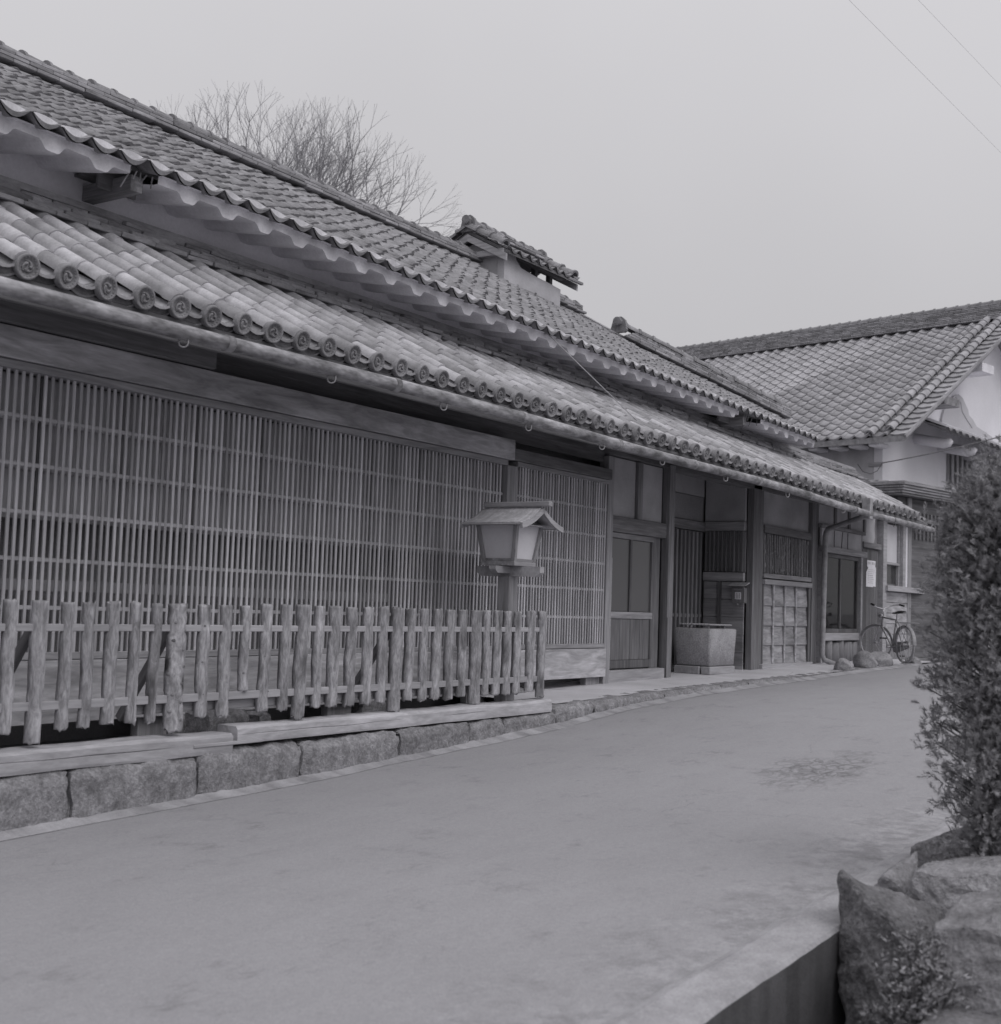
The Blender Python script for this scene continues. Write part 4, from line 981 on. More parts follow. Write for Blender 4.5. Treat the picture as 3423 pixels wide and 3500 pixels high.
obj('basin', frustum(16.77, 7.70, zb + .105, 1.36, .415, .255, .455, .275, .032), 'trough', tr)
lid = thing('slatted_lid', 'thin slatted lid lying on little blocks over the stone trough', 'lid', (16.75, 7.7, 1.37))
for x in (16.42, 16.95):
    for y in (7.5, 7.9): piece('block', (x, y, 1.361), (x + .03, y + .05, 1.40), 'wood_y', lid)
for q in range(22):
    b = B(); b.tube([(16.38, 0, 0), (16.75, 0, U(-.003, .003)), (17.13, 0, 0)], .0105, 6); obj('stick', b.me('stick', True), 'beam', lid, (U(-.015, .015), 7.47 + q * .0215, 1.411))
for i, (a, b, lab) in enumerate((((16.32, 7.42, .73), (17.16, 7.56, .838), 'wooden bearer plank under the front of the stone trough'), ((16.3, 7.58, .73), (17.1, 7.96, .838), 'wide wooden bearer plank under the back of the stone trough'))):
    tag(piece('plank', a, b, 'rail', None, .01), lab, 'plank')

# ------------------------------------------------------------------ letter box and notice
lb = thing('letter_box', 'small dark wooden letter box with a pale roof and white name label', 'letter box', (17.95, 7.69, 1.73))
piece('body', (17.86, 7.60, 1.735), (17.965, 7.80, 1.965), 'dark_v', lb); piece('name_label', (17.853, 7.65, 1.79), (17.859, 7.745, 1.895), 'paper', lb, .001)
A, F = extrude([(17.80, 1.985), (17.81, 1.997), (17.968, 2.045), (17.968, 2.03)], 1, 7.56, 7.84); obj('roof', mesh('roof', A, F), 'rail', lb)
piece('slot', (17.856, 7.63, 1.925), (17.8585, 7.77, 1.945), 'void', lb, .001); piece('knob', (17.845, 7.69, 1.705), (17.86, 7.715, 1.73), 'metal', lb)
for q in range(3): piece('ink_line', (17.8505, 7.665 + q * .026, 1.80), (17.8525, 7.675 + q * .026, 1.885), 'wood_v', lb, .0002)
nt_ = thing('paper_notice', 'torn white paper notice pasted on the narrow boarded door', 'notice', (23.75, 7.595, 2.15))
V, F = extrude([(23.46, 2.15), (23.86, 2.15), (23.88, 2.165), (24.02, 2.16), (24.03, 2.52), (23.98, 2.53), (24.0, 2.64), (23.5, 2.64), (23.51, 2.53), (23.58, 2.50), (23.47, 2.42)], 1, 7.592, 7.596)
obj('sheet', mesh('sheet', V, F), 'paper', nt_)
for q in range(5): piece('heading_mark', (23.54 + q * .085, 7.5895, 2.565), (23.60 + q * .085, 7.591, 2.615), 'slat', nt_, .0002)
for q in range(8): piece('print_line', (23.55, 7.5895, 2.22 + q * .035), (23.95 - U(0, .12), 7.591, 2.227 + q * .035), 'tile', nt_, .0002)

# ------------------------------------------------------------------ rocks
def rock_mesh(sx, sy, sz, seed, cuts=14, amp=.10, sub=4, keep=1.0):
    import bmesh
    rg = random.Random(seed); bm_ = bmesh.new(); bmesh.ops.create_icosphere(bm_, subdivisions=sub, radius=1)
    pl = []
    for q in range(cuts):
        d = Vector((rg.uniform(-1, 1), rg.uniform(-1, 1), rg.uniform(-.6, 1))).normalized(); pl.append((d, rg.uniform(.62, .9) * keep))
    for v in bm_.verts:
        for d, h in pl:
            e = v.co.dot(d)
            if e > h: v.co -= d * (e - h) * .93
        q = v.co * 1.6 + Vector((seed * 3.1, 0, 0)); v.co += v.co.normalized() * (amp * mnoise.noise(q) + amp * .4 * mnoise.noise(q * 3) + amp * .16 * mnoise.noise(q * 9))
        v.co = Vector((v.co.x * sx, v.co.y * sy, v.co.z * sz))
    me = bpy.data.meshes.new('rock'); bm_.to_mesh(me); bm_.free(); me.polygons.foreach_set('use_smooth', [True] * len(me.polygons)); return me
def rock(x, y, z, s, seed, lab, m='rock', rz=0, grp=None, cuts=14, rx=0, amp=.10):
    o = obj('rock', rock_mesh(*s, seed, cuts, amp), m, None, (x, y, z), (rx, 0, rz)); return tag(o, lab, 'rock', grp)
rock(19.55, 6.66, .81, (.17, .16, .15), 3, 'angular dark rock beside the downpipe foot', 'rock', .5, amp=.12)
rock(20.62, 6.66, .87, (.22, .2, .18), 5, 'rounded pale boulder in front of the display bay', 'rock', .2, cuts=7)
rock(21.55, 6.74, .87, (.31, .2, .16), 8, 'long smooth boulder by the front wheel of the bicycle', 'rock', -.3, cuts=6)
rock(22.85, 6.52, .81, (.19, .13, .08), 12, 'low flat stone under the rear of the bicycle', 'rock', .3)
rock(23.4, 6.7, .83, (.16, .14, .10), 13, 'small grey stone beneath the bicycle pedals', 'rock', 1.3)

# ------------------------------------------------------------------ bicycle
R_ = Vector((22.20, 6.50, 0)); Fw = Vector((22.92, 7.22, 0)); dr = (Fw - R_); rzb = math.atan2(dr.y, dr.x); WB = dr.length; gzb = .815
bike = thing('bicycle', 'old roadster bicycle with rack leaning in front of the boarded end wall', 'bicycle', (R_.x, R_.y, gzb), rz=rzb, local=True)
def wheel(name, x, steer):
    Rw = .325
    t = B(); V = []; F = []; n, m_ = 36, 6
    for i in range(n):
        a = 2 * PI * i / n
        for k in range(m_):
            b_ = 2 * PI * k / m_; r = Rw - .02 + .02 * math.cos(b_); V.append((r * math.cos(a), .02 * math.sin(b_), r * math.sin(a)))
    F = [(i * m_ + k, i * m_ + (k + 1) % m_, ((i + 1) % n) * m_ + (k + 1) % m_, ((i + 1) % n) * m_ + k) for i in range(n) for k in range(m_)]
    w = obj(name, mesh('tyre', V, F, True), 'metal', bike, (x, 0, Rw), (0, 0, steer))
    b = B(); b.tube([(.29 * math.cos(2 * PI * i / 30), 0, .29 * math.sin(2 * PI * i / 30)) for i in range(31)], .010, 5); obj('rim', b.me('rim'), 'chrome', w, (x, 0, Rw))
    b = B(); b.tube([(0, -.05, 0), (0, .05, 0)], .022, 8); obj('hub', b.me('hub'), 'metal', w, (x, 0, Rw))
    b = B()
    for i in range(18):
        a = 2 * PI * i / 18; b.tube([(.02 * math.cos(a + .6), .03 * (-1) ** i, .02 * math.sin(a + .6)), (.285 * math.cos(a), 0, .285 * math.sin(a))], .0022, 3)
    obj('spokes', b.me('spokes'), 'chrome', w, (x, 0, Rw), kind=None)
    b = B(); V = []; aa = [rad(q) for q in range(-10, 181, 10)] if x < .3 else [rad(q) for q in range(10, 171, 10)]
    for a in aa:
        for dy in (-.032, -.015, .015, .032): V.append(((Rw + .02 - abs(dy) * .4) * math.cos(a), dy, (Rw + .02 - abs(dy) * .4) * math.sin(a)))
    obj('mudguard', mesh('mudguard', V, [(i * 4 + k, i * 4 + k + 1, i * 4 + 5 + k, i * 4 + 4 + k) for i in range(len(aa) - 1) for k in range(3)]), 'metal', w, (x, 0, Rw))
wheel('rear_wheel', 0, 0); wheel('front_wheel', WB, .62)
BB = (.44, 0, .27); ST = (.30, 0, .74); HT = (WB - .24, 0, .80); HB = (WB - .19, 0, .62)
b = B()
for p, q, r in ((BB, ST, .015), (ST, (HT[0], 0, .78), .014), (BB, HB, .016), (HT, HB, .018), ((0, .05, .325), (BB[0], .04, .27), .01), ((0, -.05, .325), (BB[0], -.04, .27), .01), ((0, .05, .325), (ST[0], .02, .72), .009), ((0, -.05, .325), (ST[0], -.02, .72), .009)): b.tube([p, q], r, 7)
obj('frame', b.me('frame', True), 'metal', bike)
b = B()
for s in (-1, 1): b.tube([(HB[0], s * .03, .62), (HB[0] + .02, s * .05, .60), (WB - .03, s * .055, .36), (WB, s * .05, .325)], .011, 6)
obj('fork', b.me('fork', True), 'chrome', bike)
b = B(); b.tube([HT, (HT[0] - .02, 0, .92)], .012, 6)
for s in (-1, 1): b.tube([(HT[0] - .02, 0, .92), (HT[0] + .06, s * .07, .95), (HT[0] + .02, s * .22, 1.0), (HT[0] - .10, s * .27, 1.01), (HT[0] - .16, s * .28, 1.0)], .011, 6)
hb = obj('handlebar', b.me('handlebar', True), 'chrome', bike)
for s in (-1, 1):
    b = B(); b.tube([(HT[0] - .08, s * .27, 1.01), (HT[0] - .21, s * .285, .99)], .018, 7); obj('grip', b.me('grip', True), 'black', hb)
b = B(); b.tube([ST, (ST[0] - .02, 0, .84)], .012, 6); obj('seat_post', b.me('seat_post'), 'chrome', bike)
V = []; F = []
for i in range(9):
    x = -.14 + .28 * i / 8; w = .10 - .075 * (i / 8) ** .8; zt = .03 * math.cos(i / 8 * PI * 1.1) * .5
    for k in range(7): t = PI * k / 6; V.append((x, -w * math.cos(t), zt + .03 * math.sin(t) - .03))
F = [(i * 7 + k, i * 7 + k + 1, i * 7 + 8 + k, i * 7 + 7 + k) for i in range(8) for k in range(6)] + [tuple(range(7)), tuple(56 + k for k in range(7))]
obj('saddle', mesh('saddle', V, F, True), 'black', bike, (ST[0] - .03, 0, .89))
b = B()
for y in (-.07, -.025, .025, .07): b.tube([(-.34, y, .70), (.18, y, .70)], .006, 5)
for x in (-.34, -.1, .18): b.tube([(x, -.07, .70), (x, .07, .70)], .006, 5)
for s in (-1, 1): b.tube([(-.2, s * .07, .70), (0, s * .06, .33)], .005, 5); b.tube([(.05, s * .07, .70), (0, s * .06, .33)], .005, 5)
obj('rear_rack', b.me('rear_rack'), 'chrome', bike)
b = B(); V, F = extrude([(-.06, .29), (.0, .39), (.40, .36), (.54, .30), (.5, .19), (.38, .17), (0, .26)], 1, -.065, -.05); b.add(V, F); obj('chain_guard', b.me('chain_guard'), 'metal', bike)
b = B(); b.tube([(.44, -.1, .27), (.44, .1, .27)], .02, 8); b.tube([(.44, -.09, .27), (.40, -.10, .12)], .01, 5); b.tube([(.44, .09, .27), (.48, .10, .42)], .01, 5); obj('crank', b.me('crank'), 'chrome', bike)
for (x, y, z) in ((.40, -.15, .12), (.48, .15, .42)): V, F = cbox((x - .05, y - .045, z - .012), (x + .05, y + .045, z + .012), .004); obj('pedal', mesh('pedal', V, F), 'black', bike)
b = B(); b.tube([(0, .09, .325), (-.13, .12, .01)], .008, 5); b.tube([(0, -.09, .325), (-.13, -.12, .01)], .008, 5); b.tube([(-.13, -.12, .01), (-.13, .12, .01)], .008, 5); obj('kickstand', b.me('kickstand'), 'metal', bike)
b = B(); b.tube([(HT[0] + .03, 0, .80), (HT[0] + .11, 0, .80)], [.03, .045], 10); obj('headlamp', b.me('headlamp', True), 'chrome', bike)

# ------------------------------------------------------------------ the storehouse beyond, turned a little with the bend of the street
th = rad(-11.5)
kura = thing('storehouse', 'tall white plastered storehouse with broad tiled gable roof behind the house end', 'storehouse', (27, 8.42, 0), rz=th, local=True)
def KP(name, a, b, m, parent=None, ch=.004): return piece(name, a, b, m, parent or kura, ch)
def tow(u, v, z): return (27 + u * math.cos(th) - v * math.sin(th), 8.42 + u * math.sin(th) + v * math.cos(th), z)
ZE, KK = 5.36, .625; zk = lambda u: ZE + KK * (u + .6) + (0.0)
V, F = extrude([(0, .7), (2.5, .7), (2.5, 5.0), (2.52, zk(2.5) - .12), (0, zk(0) - .12)], 1, 0, .2); obj('front_wall', mesh('front_wall', V, F), 'plaster_white', kura)
V, F = extrude([(2.53, .7), (10, .7), (10, zk(0) - .12), (5, zk(5) - .2), (2.53, zk(2.5) - .12)], 1, .03, .2); obj('front_wall', mesh('front_wall', V, F), 'plaster_white', kura)
KP('side_wall', (-.004, .205, .7), (.2, 12, zk(0) - .13), 'plaster'); KP('rear_wall', (.2, 11.8, .7), (10, 12, zk(0) - .1), 'plaster'); KP('far_wall', (9.8, .21, .7), (10, 11.8, zk(0) - .1), 'plaster')
# weathered foot of the side wall
V, F = extrude([(.3, 3.9), (3.0, 3.9), (3.0, 4.9), (2.2, 4.82), (1.9, 4.62), (1.2, 4.58), (1.1, 4.48), (.6, 4.42), (.5, 4.5), (.3, 4.46)], 0, -.02, -.006); obj('stained_render', mesh('stained_render', V, F), 'plaster_grey', kura)
# relief swirl on the gable
V = [(2.6, -.0, 6.1)]; pts = [(2.6, 6.12), (2.72, 6.35), (2.85, 6.42), (3.0, 6.58), (3.2, 6.74), (3.42, 6.80), (3.62, 6.74), (3.78, 6.6), (3.9, 6.5), (3.95, 6.38), (4.15, 6.3), (4.35, 6.16), (4.7, 6.1), (5.2, 6.0), (5.2, 5.9), (2.6, 5.9)]
A, F = extrude(pts, 1, -.03, .028); obj('gable_relief', mesh('gable_relief', A, F), 'plaster_patch', kura)
b = B(); b.tube([(3.25, -.034, 6.7), (3.5, -.036, 6.62), (3.58, -.036, 6.42), (3.78, -.036, 6.28), (4.1, -.036, 6.1)], .012, 5); obj('relief_line', b.me('relief_line'), 'plaster', kura)
kroof = obj('roof', mesh('roof', [(-.58, -.8, zk(-.58) - .05), (5, -.8, zk(5) - .05), (5, 12.4, zk(5) - .05), (-.58, 12.4, zk(-.58) - .05), (10.6, -.8, zk(-.58) - .05), (10.6, 12.4, zk(-.58) - .05)] +
    [(-.58, -.8, zk(-.58) - .17), (5, -.8, zk(5) - .17), (5, 12.4, zk(5) - .17), (-.58, 12.4, zk(-.58) - .17), (10.6, -.8, zk(-.58) - .17), (10.6, 12.4, zk(-.58) - .17)],
    [(0, 1, 2, 3), (1, 4, 5, 2), (9, 8, 7, 6), (8, 11, 10, 7), (0, 6, 7, 1), (1, 7, 10, 4), (3, 9, 6, 0), (2, 8, 9, 3), (4, 10, 11, 5), (5, 11, 8, 2)]), 'tile_course', kura)
KW, KL = .325, .27; ka = math.atan(KK)
kt = s_tile(KW, KL * 1.22, .042, .04, .03, 10); kt_me = mesh('roof_tile', *kt); kt_me.polygons.foreach_set('use_smooth', [10 <= i < 20 for i in range(len(kt_me.polygons))])
ktl = []
for c in range(39):
    v = .0 + c * KW + .13
    for r in range(24):
        u = -.62 + r * KL * math.cos(ka)
        if u > 4.75: continue
        ktl.append((u, v, zk(u) + .03 + U(-.005, .005), c, r))
ktl.sort(key=lambda t: (inview(tow(*t[:3])) or 999))
def krot(): return (ka - .06 + U(-.015, .015), U(-.012, .012), -PI / 2 + U(-.012, .012))
bm = B()
for i, t in enumerate(ktl):
    q = krot()
    if i < 300: obj('roof_tile', kt_me, 'tile_kura', kroof, t[:3], q)
    else: bm.add(xf(kt[0], q[0], q[1], q[2], t[:3]), kt[1], random.random())
# far slope
for c in range(39):
    for r in range(24):
        u = 10.62 - r * KL * math.cos(ka)
        if u > 5.25: bm.add(xf(kt[0], ka - .06, 0, PI / 2, (u, c * KW + .13, zk(10 - u) + .03)), kt[1], random.random())
obj('far_roof_tiles', bm.me('far_roof_tiles'), 'tile_kura', kroof, kind='stuff')
# two rolls of round tiles by the verge, then the raking verge tiles
vb = half_tile(.10, .088, .31, .02, 8, .012); vb_me = mesh('roll_tile', *vb); vb_me.polygons.foreach_set('use_smooth', [i >= 8 for i in range(len(vb_me.polygons))])
for v, u0 in ((-.05, -.66), (-.42, -.50)):
    for r in range(24):
        u = u0 + r * KL * math.cos(ka)
        if u < 4.8: obj('roll_tile', vb_me, 'tile_kura', kroof, (u, v + U(-.01, .01), zk(u) + .05), (ka + U(-.02, .02), 0, -PI / 2 + U(-.02, .02)))
vt = s_tile(.33, .30, .03, .02, .0, 6); vt_me = mesh('verge_tile', *vt)
for r in range(24):
    u = -.6 + r * KL * math.cos(ka)
    if u < 4.8:
        obj('verge_tile', vt_me, 'tile_kura', kroof, (u, -.65, zk(u) + .01), (ka - .1, U(-.02, .02) + .05, -PI / 2)); obj('verge_tile', kt_me, 'tile_kura', kroof, (u, -.235, zk(u) + .02), (ka - .06, 0, -PI / 2))
KP('verge_board', (0, -.84, 0), (6.6, -.80, .07), 'tile_course', kroof)
vb_o = [o for o in kroof.children if o.name.startswith('verge_board')][0]; vb_o.location = (2.2, -.83, zk(2.2) - .06); vb_o.rotation_euler = (0, -ka, 0)
KP('barge_block', (1.2, -.78, 6.22), (1.9, -.02, 6.40), 'dark_y'); KP('barge_block', (3.0, -.78, 7.2), (3.6, -.02, 7.4), 'plaster_eave')
bm = B()
for lay in range(9):
    v = -.7
    while v < 12.3:
        L_ = U(.28, .36); wd = .22 - .012 * lay
        A, F = cbox((5 - wd + U(-.006, .006), v, zk(5) - .06 + lay * .045), (5 + wd, v + L_, zk(5) - .026 + lay * .045), .005); bm.add(A, F, random.random()); v += L_ + .005
obj('ridge_courses', bm.me('ridge_courses'), 'tile_course', kroof, kind='stuff')
for i in range(44): obj('ridge_cap', cap_me, 'tile_kura', kroof, (5, -.7 + i * .295, zk(5) + .345), (0, 0, 0))
# plaster nub under the eave
for v in (-.05, .42, .9, 1.4): KP('eave_nose', (-.5, v - .12, zk(-.5) - .27), (-.0, v + .12, zk(-.5) - .18), 'plaster_eave', None, .03)
# pent roof along the street front, on plastered brackets
pent = KP('pent_roof', (.9, -1.02, 5.52), (9.5, 0, 5.58), 'plaster_eave'); pent.rotation_euler = (rad(22), .05, 0); pent.location.z += .12
pk = math.tan(rad(22))
for i in range(22):
    u = .95 + i * .3
    for r in range(4):
        v = -1.0 + r * .24; obj('pent_tile', st_me, 'tile_kura', pent if False else kura, (u + U(-.01, .01), v, 5.58 - .05 * (u - 2) + pk * (v + 1.0) + U(-.006, .006)), (rad(20) + U(-.04, .04), U(-.03, .03), U(-.03, .03)))
    obj('pent_eave_tile', lip_me, 'tile_kura', kura, (u, -1.04, 5.585 - .05 * (u - 2)), (.1, U(-.08, .08), U(-.05, .05)))
for q in range(5):
    b = B(); u = 1.4 + q * 1.15; b.tube([(0, 0, 0), (0, -.72, -.16), (0, -.84, -.15), (0, -.90, -.10)], [.12, .12, .10, .05], 10); obj('bracket', b.me('bracket', True), 'plaster_white', kura, (u, .05, 5.52 - .05 * (u - 2)))
win = KP('window', (2.95, -.0, 4.6), (4.2, .02, 5.42), 'void')
for q in range(5): KP('bar', (3.06 + q * .24, -.06, 4.6), (3.14 + q * .24, -.02, 5.42), 'rail', win)
KP('sill', (2.9, -.1, 4.52), (4.3, .0, 4.6), 'plaster_eave', win)
# corner canopy with stepped cornice
can = KP('canopy', (-1.35, -1.18, 4.03), (3.2, -.02, 4.07), 'dark_h')
for i, (z, e) in enumerate(((4.075, .0), (4.125, .03), (4.175, .06), (4.225, .09))): 
    KP('cornice', (-1.38 - e, -1.20 - e, z), (3.3, -1.16, z + .044), 'wood_h', can); KP('cornice', (-1.38 - e, -1.155, z), (-1.34, 1.1, z + .044), 'wood_h', can)
KP('canopy_top', (-1.45, -1.28, 4.272), (3.3, -.02, 4.30), 'tile_course', can); KP('canopy_top', (-1.45, -.015, 4.272), (-.02, 1.1, 4.30), 'tile_course', can)
for q in range(14):
    A, F = cbox((-.16, -.1, 0), (.16, .1, .035), .006); obj('ridge_lump', mesh('ridge_lump', A, F), 'tile_course', can, (-1.1 + q * .3, -.35 + .02 * q + U(-.06, .06), 4.32 + U(0, .05)), (0, U(-.1, .1), U(-.3, .3)))
KP('canopy_wall', (-1.1, -.95, .8), (3.0, -.9, 4.02), 'dark_h', can)
for q in range(9): KP('canopy_bar', (-.4 + q * .16, -.985, 3.2), (-.35 + q * .16, -.955, 3.75), 'dark_v', can)
KP('canopy_post', (-.75, -1.0, .8), (-.6, -.955, 4.02), 'wood_v', can); KP('canopy_side', (-1.1, -.89, .8), (-1.05, .2, 4.02), 'dark_v', can)
# insulator board and service wires
ib = tag(obj('insulator_board', mesh('insulator_board', *cbox((-.03, -.16, -.04), (0, .16, .04), .004)), 'wood_y', None, tow(-.02, .15, 4.83), (0, 0, th)), 'short wooden board with wire ends fixed on the storehouse wall', 'board')
def wire(name, pts, r, lab, m='wire', sag=0, grp=None):
    P_ = [Vector(p) for p in pts]; out = []
    if len(P_) == 2:
        for i in range(17): t = i / 16; p = P_[0].lerp(P_[1], t); p.z -= sag * 4 * t * (1 - t); out.append(p)
    else: out = P_
    b = B(); b.tube([p - P_[0] for p in out], r, 5); return tag(obj(name, b.me(name, True), m, None, P_[0]), lab, 'wire', grp)
wire('service_wire', [tow(-.12, -.06, 4.84), tow(2.4, -2.2, 5.75)], .012, 'pale service cable running from the storehouse corner up to the pent eave', 'wire', .05)
wire('loose_wire', [tow(-.06, .55, 4.85), tow(-.1, .4, 4.68), tow(-.12, .2, 4.62), tow(-.12, .05, 4.68), tow(-.12, -.06, 4.84)], .008, 'loose wire looping under the board on the storehouse wall')
wire('guy_wire', [(11.92, 7.46, 4.60), (12.83, 6.8, 3.72)], .006, 'thin wire stretched from the plastered eave down to the lower roof', 'wire_pale')
wire('overhead_wire', [(13, 6, 10.04), (34, 6, 11.64)], .002, 'faint overhead wire, the longer one crossing the sky', 'wire_pale')
wire('overhead_wire', [(18, 6, 11.5), (34, 6, 13.27)], .002, 'faint overhead wire, the shorter one high in the sky', 'wire_pale')

# ------------------------------------------------------------------ bare trees behind the roof
def bare_tree(x, y, zc, reach, seed, lab, limbs, cone, lean=0):
    """vase-shaped bare crown: limbs leave the trunk at height zc and fork again and again"""
    rg = random.Random(seed); t = thing('bare_tree', lab, 'tree', (x, y, 0), 'bare trees behind the roof')
    trunk = B(); crown = B()
    trunk.tube([(0, 0, 0), (.15, 0, zc * .4), (-.05, 0, zc * .75), (0, 0, zc + .1)], [.5, .4, .34, .28], 10)
    def grow(p, d, L_, r, lv):
        pts = [p]; rr = [r]
        for i in range(3):
            d = (d + Vector((rg.gauss(0, .07), rg.gauss(0, .07), rg.gauss(.02, .05)))).normalized(); p = p + d * (L_ / 3); pts.append(p); rr.append(max(.0035, r * (1 - .09 * (i + 1))))
        (trunk if lv == 0 else crown).tube(pts, rr, 7 if lv < 2 else (4 if lv < 4 else 3), False)
        if lv >= 7: return
        ax = Vector((rg.gauss(0, 1), rg.gauss(0, 1), rg.gauss(0, .3))); ax = (ax - d * ax.dot(d)).normalized()
        for sgn in (-1, 1):
            a = sgn * rg.uniform(.2, .46); nd = Matrix.Rotation(a, 3, ax) @ d; nd.z += .02
            grow(p, nd.normalized(), L_ * rg.uniform(.70, .88), max(.004, r * rg.uniform(.58, .72)), lv + 1)
        if lv >= 1 and rg.random() < .42:
            q = pts[rg.choice((1, 2))]; b2 = Vector((rg.gauss(0, 1), rg.gauss(0, 1), rg.gauss(0, .4))).normalized()
            nd = Matrix.Rotation(rg.uniform(.45, .8), 3, b2) @ d; grow(q, nd.normalized(), L_ * rg.uniform(.45, .65), max(.004, r * .4), min(7, lv + 3))
    for s in range(limbs):
        a = 2 * PI * s / limbs + rg.uniform(-.25, .25); tl = math.tan(cone) * math.sqrt((s + .6) / limbs)
        a = s * 2.4 + rg.uniform(-.3, .3)
        grow(Vector((0, 0, zc)), Vector((math.cos(a) * tl + lean, math.sin(a) * tl, 1)).normalized(), reach * .25 * rg.uniform(.88, 1.05), .10, 0)
    obj('trunk', trunk.me('trunk', True), 'bark', t, (x, y, 0)); obj('crown', crown.me('crown', True), 'twig', t, (x, y, 0))
bare_tree(31.4, 32, 12.0, 6.4, 4, 'broad bare tree with upswept twigs behind the roof ridge', 12, .78, .0)
bare_tree(34.6, 32, 12.2, 7.0, 9, 'lower bare tree leaning out beside the smoke vent', 12, .78, .03)

# ------------------------------------------------------------------ foreground bank
def leaf_mass(name, pts, size, seed, n_per=1, flat=.5, asp=.28):
    rg = random.Random(seed); b = B()
    for p, d in pts:
        for q in range(n_per):
            dd = (d + Vector((rg.gauss(0, flat), rg.gauss(0, flat), rg.gauss(0, flat)))).normalized(); L_ = size * rg.uniform(.6, 1.3)
            s = dd.cross(Vector((rg.gauss(0, 1), rg.gauss(0, 1), rg.gauss(0, 1)))).normalized() * L_ * asp
            c = p + Vector((rg.gauss(0, size * .4), rg.gauss(0, size * .4), rg.gauss(0, size * .4)))
            b.add([c - s * .15, c + dd * L_ * .45 + s, c + dd * L_, c + dd * L_ * .45 - s], [(0, 1, 2, 3)], rg.random())
    return b.me(name)
rg = random.Random(5)
con = thing('conifer_shrub', 'dark bushy columnar conifer growing on the bank across the road', 'conifer', (6.95, 1.53, .2))
b = B(); b.tube([(6.95, 1.53, .15), (6.93, 1.57, .9), (6.96, 1.54, 1.7), (6.95, 1.56, 2.3)], [.045, .038, .025, .008], 8); obj('trunk', b.me('trunk', True), 'bark', con)
b = B(); pts = []
prof = [(.30, .16), (.5, .27), (.8, .36), (1.15, .44), (1.5, .42), (1.9, .41), (2.15, .36), (2.34, .24), (2.44, .08)]
clumps = []
for q in range(430):
    z = rg.uniform(.32, 2.42); a = rg.uniform(0, 2 * PI); R0 = .85 * interp(prof, z) * (1 + .2 * mnoise.noise((math.cos(a) * 2, math.sin(a) * 2, z * 3)))
    if .55 < z < .85 and rg.random() < .3: continue
    if rg.random() < .12 and z < 1.5: continue
    r = R0 * rg.uniform(.55, 1.0); c = Vector((6.95 + r * math.cos(a), 1.53 + r * math.sin(a), z)); o_ = Vector((math.cos(a), math.sin(a), .75)).normalized()
    b.tube([Vector((6.95, 1.53, z - r * .55)), c], [.007, .003], 4, False)
    clumps.append((c, o_))
for q in range(260):
    z = rg.uniform(.4, 2.3); a = rg.uniform(0, 2 * PI); rr_ = .9 * interp(prof, z) * rg.uniform(.1, .6); clumps.append((Vector((6.95 + rr_ * math.cos(a), 1.53 + rr_ * math.sin(a), z)), Vector((math.cos(a), math.sin(a), .75)).normalized()))
fol = B()
for c, o_ in clumps:
    tone = rg.random()
    for k in range(13):      # feathery sprays of short needles
        ax = (o_ + Vector((rg.gauss(0, .6), rg.gauss(0, .6), rg.gauss(.1, .6)))).normalized(); L_ = rg.uniform(.035, .075); p0 = c + Vector((rg.gauss(0, .045), rg.gauss(0, .045), rg.gauss(0, .05)))
        sd = ax.cross(Vector((rg.gauss(0, 1), rg.gauss(0, 1), rg.gauss(0, 1)))).normalized(); up = ax.cross(sd)
        for q in range(26):
            t = (q + rg.random()) / 26; an = rg.uniform(0, 2 * PI); ou = sd * math.cos(an) + up * math.sin(an) * .7
            d = (ax * .8 + ou * rg.uniform(.7, 1.4)).normalized(); l_ = rg.uniform(.018, .034) * (1.15 - .6 * t); w = d.cross(ou).normalized() * .0019; p = p0 + ax * (L_ * t)
            fol.add([p - w, p + w, p + d * l_ + w * .5, p + d * l_ - w * .5], [(0, 1, 2, 3)], (tone + rg.uniform(0, .3)) % 1)
obj('branches', b.me('branches'), 'bark', con); obj('crown', fol.me('crown'), 'leaf', con)
sh = thing('low_shrub', 'small leafy evergreen shrub growing out of the ditch beside the pointed rock', 'shrub', (4.98, 1.50, -.2))
b = B(); pts = []
for q in range(100):
    a = rg.uniform(0, 2 * PI); e = rg.uniform(.25, 1.5); L_ = rg.uniform(.26, .54); d = Vector((math.cos(a) * math.cos(e) * .62, math.sin(a) * math.cos(e) * .42, math.sin(e) * .9)); base = Vector((5.02, 1.395, -.06)); tip = base + d * L_ * 1.0
    b.tube([base, base.lerp(tip, .5) + Vector((0, 0, .02)), tip], [.007, .005, .003], 4, False)
    for k in range(9):
        p = base.lerp(tip, rg.uniform(.45, 1.05)) + Vector((rg.gauss(0, .035), rg.gauss(0, .035), rg.gauss(0, .03)))
        for w in range(7): aa = 2 * PI * w / 7; pts.append((p, Vector((math.cos(aa), math.sin(aa), .5))))
obj('stems', b.me('stems'), 'bark', sh); obj('leaves', leaf_mass('leaves', pts, .024, 8, 2, .3, .2), 'leaf_small', sh)
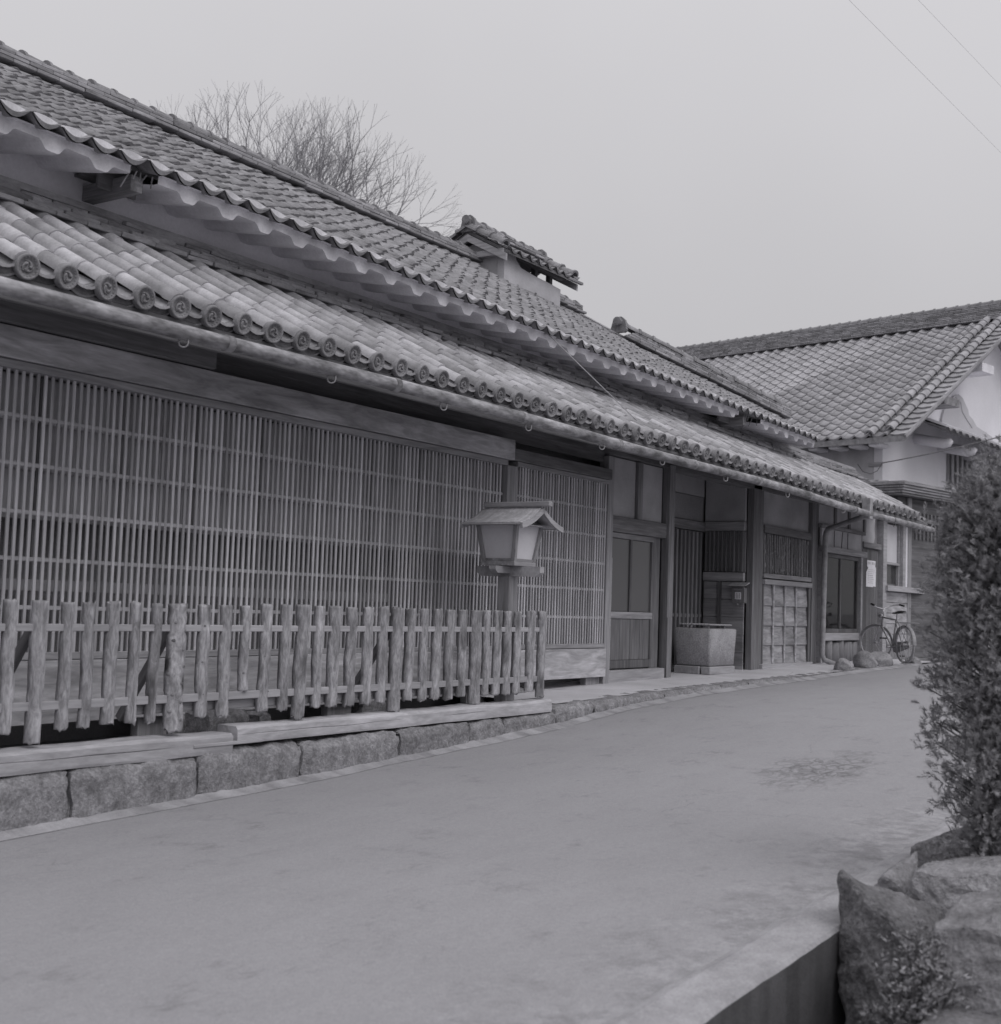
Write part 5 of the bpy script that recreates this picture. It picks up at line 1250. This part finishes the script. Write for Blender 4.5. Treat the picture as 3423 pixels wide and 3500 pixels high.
def hull_rock(pts, seed, lab, m, amp=.02):
    import bmesh
    c = Vector((sum(p[0] for p in pts) / len(pts), sum(p[1] for p in pts) / len(pts), min(p[2] for p in pts)))
    bm_ = bmesh.new(); vs = [bm_.verts.new(Vector(p) - c) for p in pts]; res = bmesh.ops.convex_hull(bm_, input=vs)
    bmesh.ops.delete(bm_, geom=[g for g in res['geom_interior'] if isinstance(g, bmesh.types.BMVert)], context='VERTS')
    bmesh.ops.bevel(bm_, geom=list(bm_.edges), offset=.018, segments=2, affect='EDGES', profile=.6)
    bmesh.ops.triangulate(bm_, faces=bm_.faces)
    for q in range(4):
        es = [e for e in bm_.edges if e.calc_length() > .035]
        if es: bmesh.ops.subdivide_edges(bm_, edges=es, cuts=1); bmesh.ops.triangulate(bm_, faces=bm_.faces)
    for v in bm_.verts:
        q = v.co * 7 + Vector((seed * 3.7, 0, 0)); d = mnoise.noise_vector(q) * amp + mnoise.noise_vector(q * 2.7) * amp * .6 + mnoise.noise_vector(q * 7) * amp * .25
        st = abs((v.co.z * 9 + v.co.x * 3 + mnoise.noise(q * .5)) % 1 - .5); v.co += d + Vector((v.co.x, v.co.y, 0)) * (.03 * (st - .25))
    me = bpy.data.meshes.new('rock'); bm_.to_mesh(me); bm_.free()
    return tag(obj('rock', me, m, None, c), lab, 'rock')
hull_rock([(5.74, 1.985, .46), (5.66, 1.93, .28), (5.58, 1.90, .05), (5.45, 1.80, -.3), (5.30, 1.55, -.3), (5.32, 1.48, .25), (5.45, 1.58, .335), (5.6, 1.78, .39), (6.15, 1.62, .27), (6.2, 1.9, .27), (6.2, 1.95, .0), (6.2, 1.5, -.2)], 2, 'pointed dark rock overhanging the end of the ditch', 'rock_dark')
hull_rock([(5.12, 1.38, .43), (5.1, 1.18, .46), (5.05, .75, .44), (5.75, .8, .50), (5.95, 1.2, .49), (5.75, 1.44, .42), (5.0, 1.36, -.1), (5.0, .7, -.3), (6, .7, -.2), (6, 1.42, -.2), (5.06, 1.40, .2)], 5, 'big square-shouldered rock with a pale flat top on the near bank', 'rock')
hull_rock([(6.15, 1.75, .42), (6.2, 1.3, .46), (6.9, 1.25, .5), (7.0, 1.6, .42), (6.8, 1.85, .36), (6.15, 1.85, .1), (6.1, 1.3, 0), (7, 1.3, 0), (7, 1.9, .1)], 8, 'broad pale flat-topped rock behind the pointed one', 'rock')
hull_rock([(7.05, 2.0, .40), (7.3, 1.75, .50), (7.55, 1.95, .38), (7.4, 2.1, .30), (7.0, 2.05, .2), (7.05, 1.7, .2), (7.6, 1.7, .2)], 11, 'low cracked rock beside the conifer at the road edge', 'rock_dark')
hull_rock([(6.35, 1.95, .36), (6.6, 1.85, .45), (6.8, 2.0, .34), (6.4, 2.04, .25), (6.75, 2.06, .25), (6.4, 1.8, .2)], 14, 'small split stone lying at the pale road edge', 'rock', .015)
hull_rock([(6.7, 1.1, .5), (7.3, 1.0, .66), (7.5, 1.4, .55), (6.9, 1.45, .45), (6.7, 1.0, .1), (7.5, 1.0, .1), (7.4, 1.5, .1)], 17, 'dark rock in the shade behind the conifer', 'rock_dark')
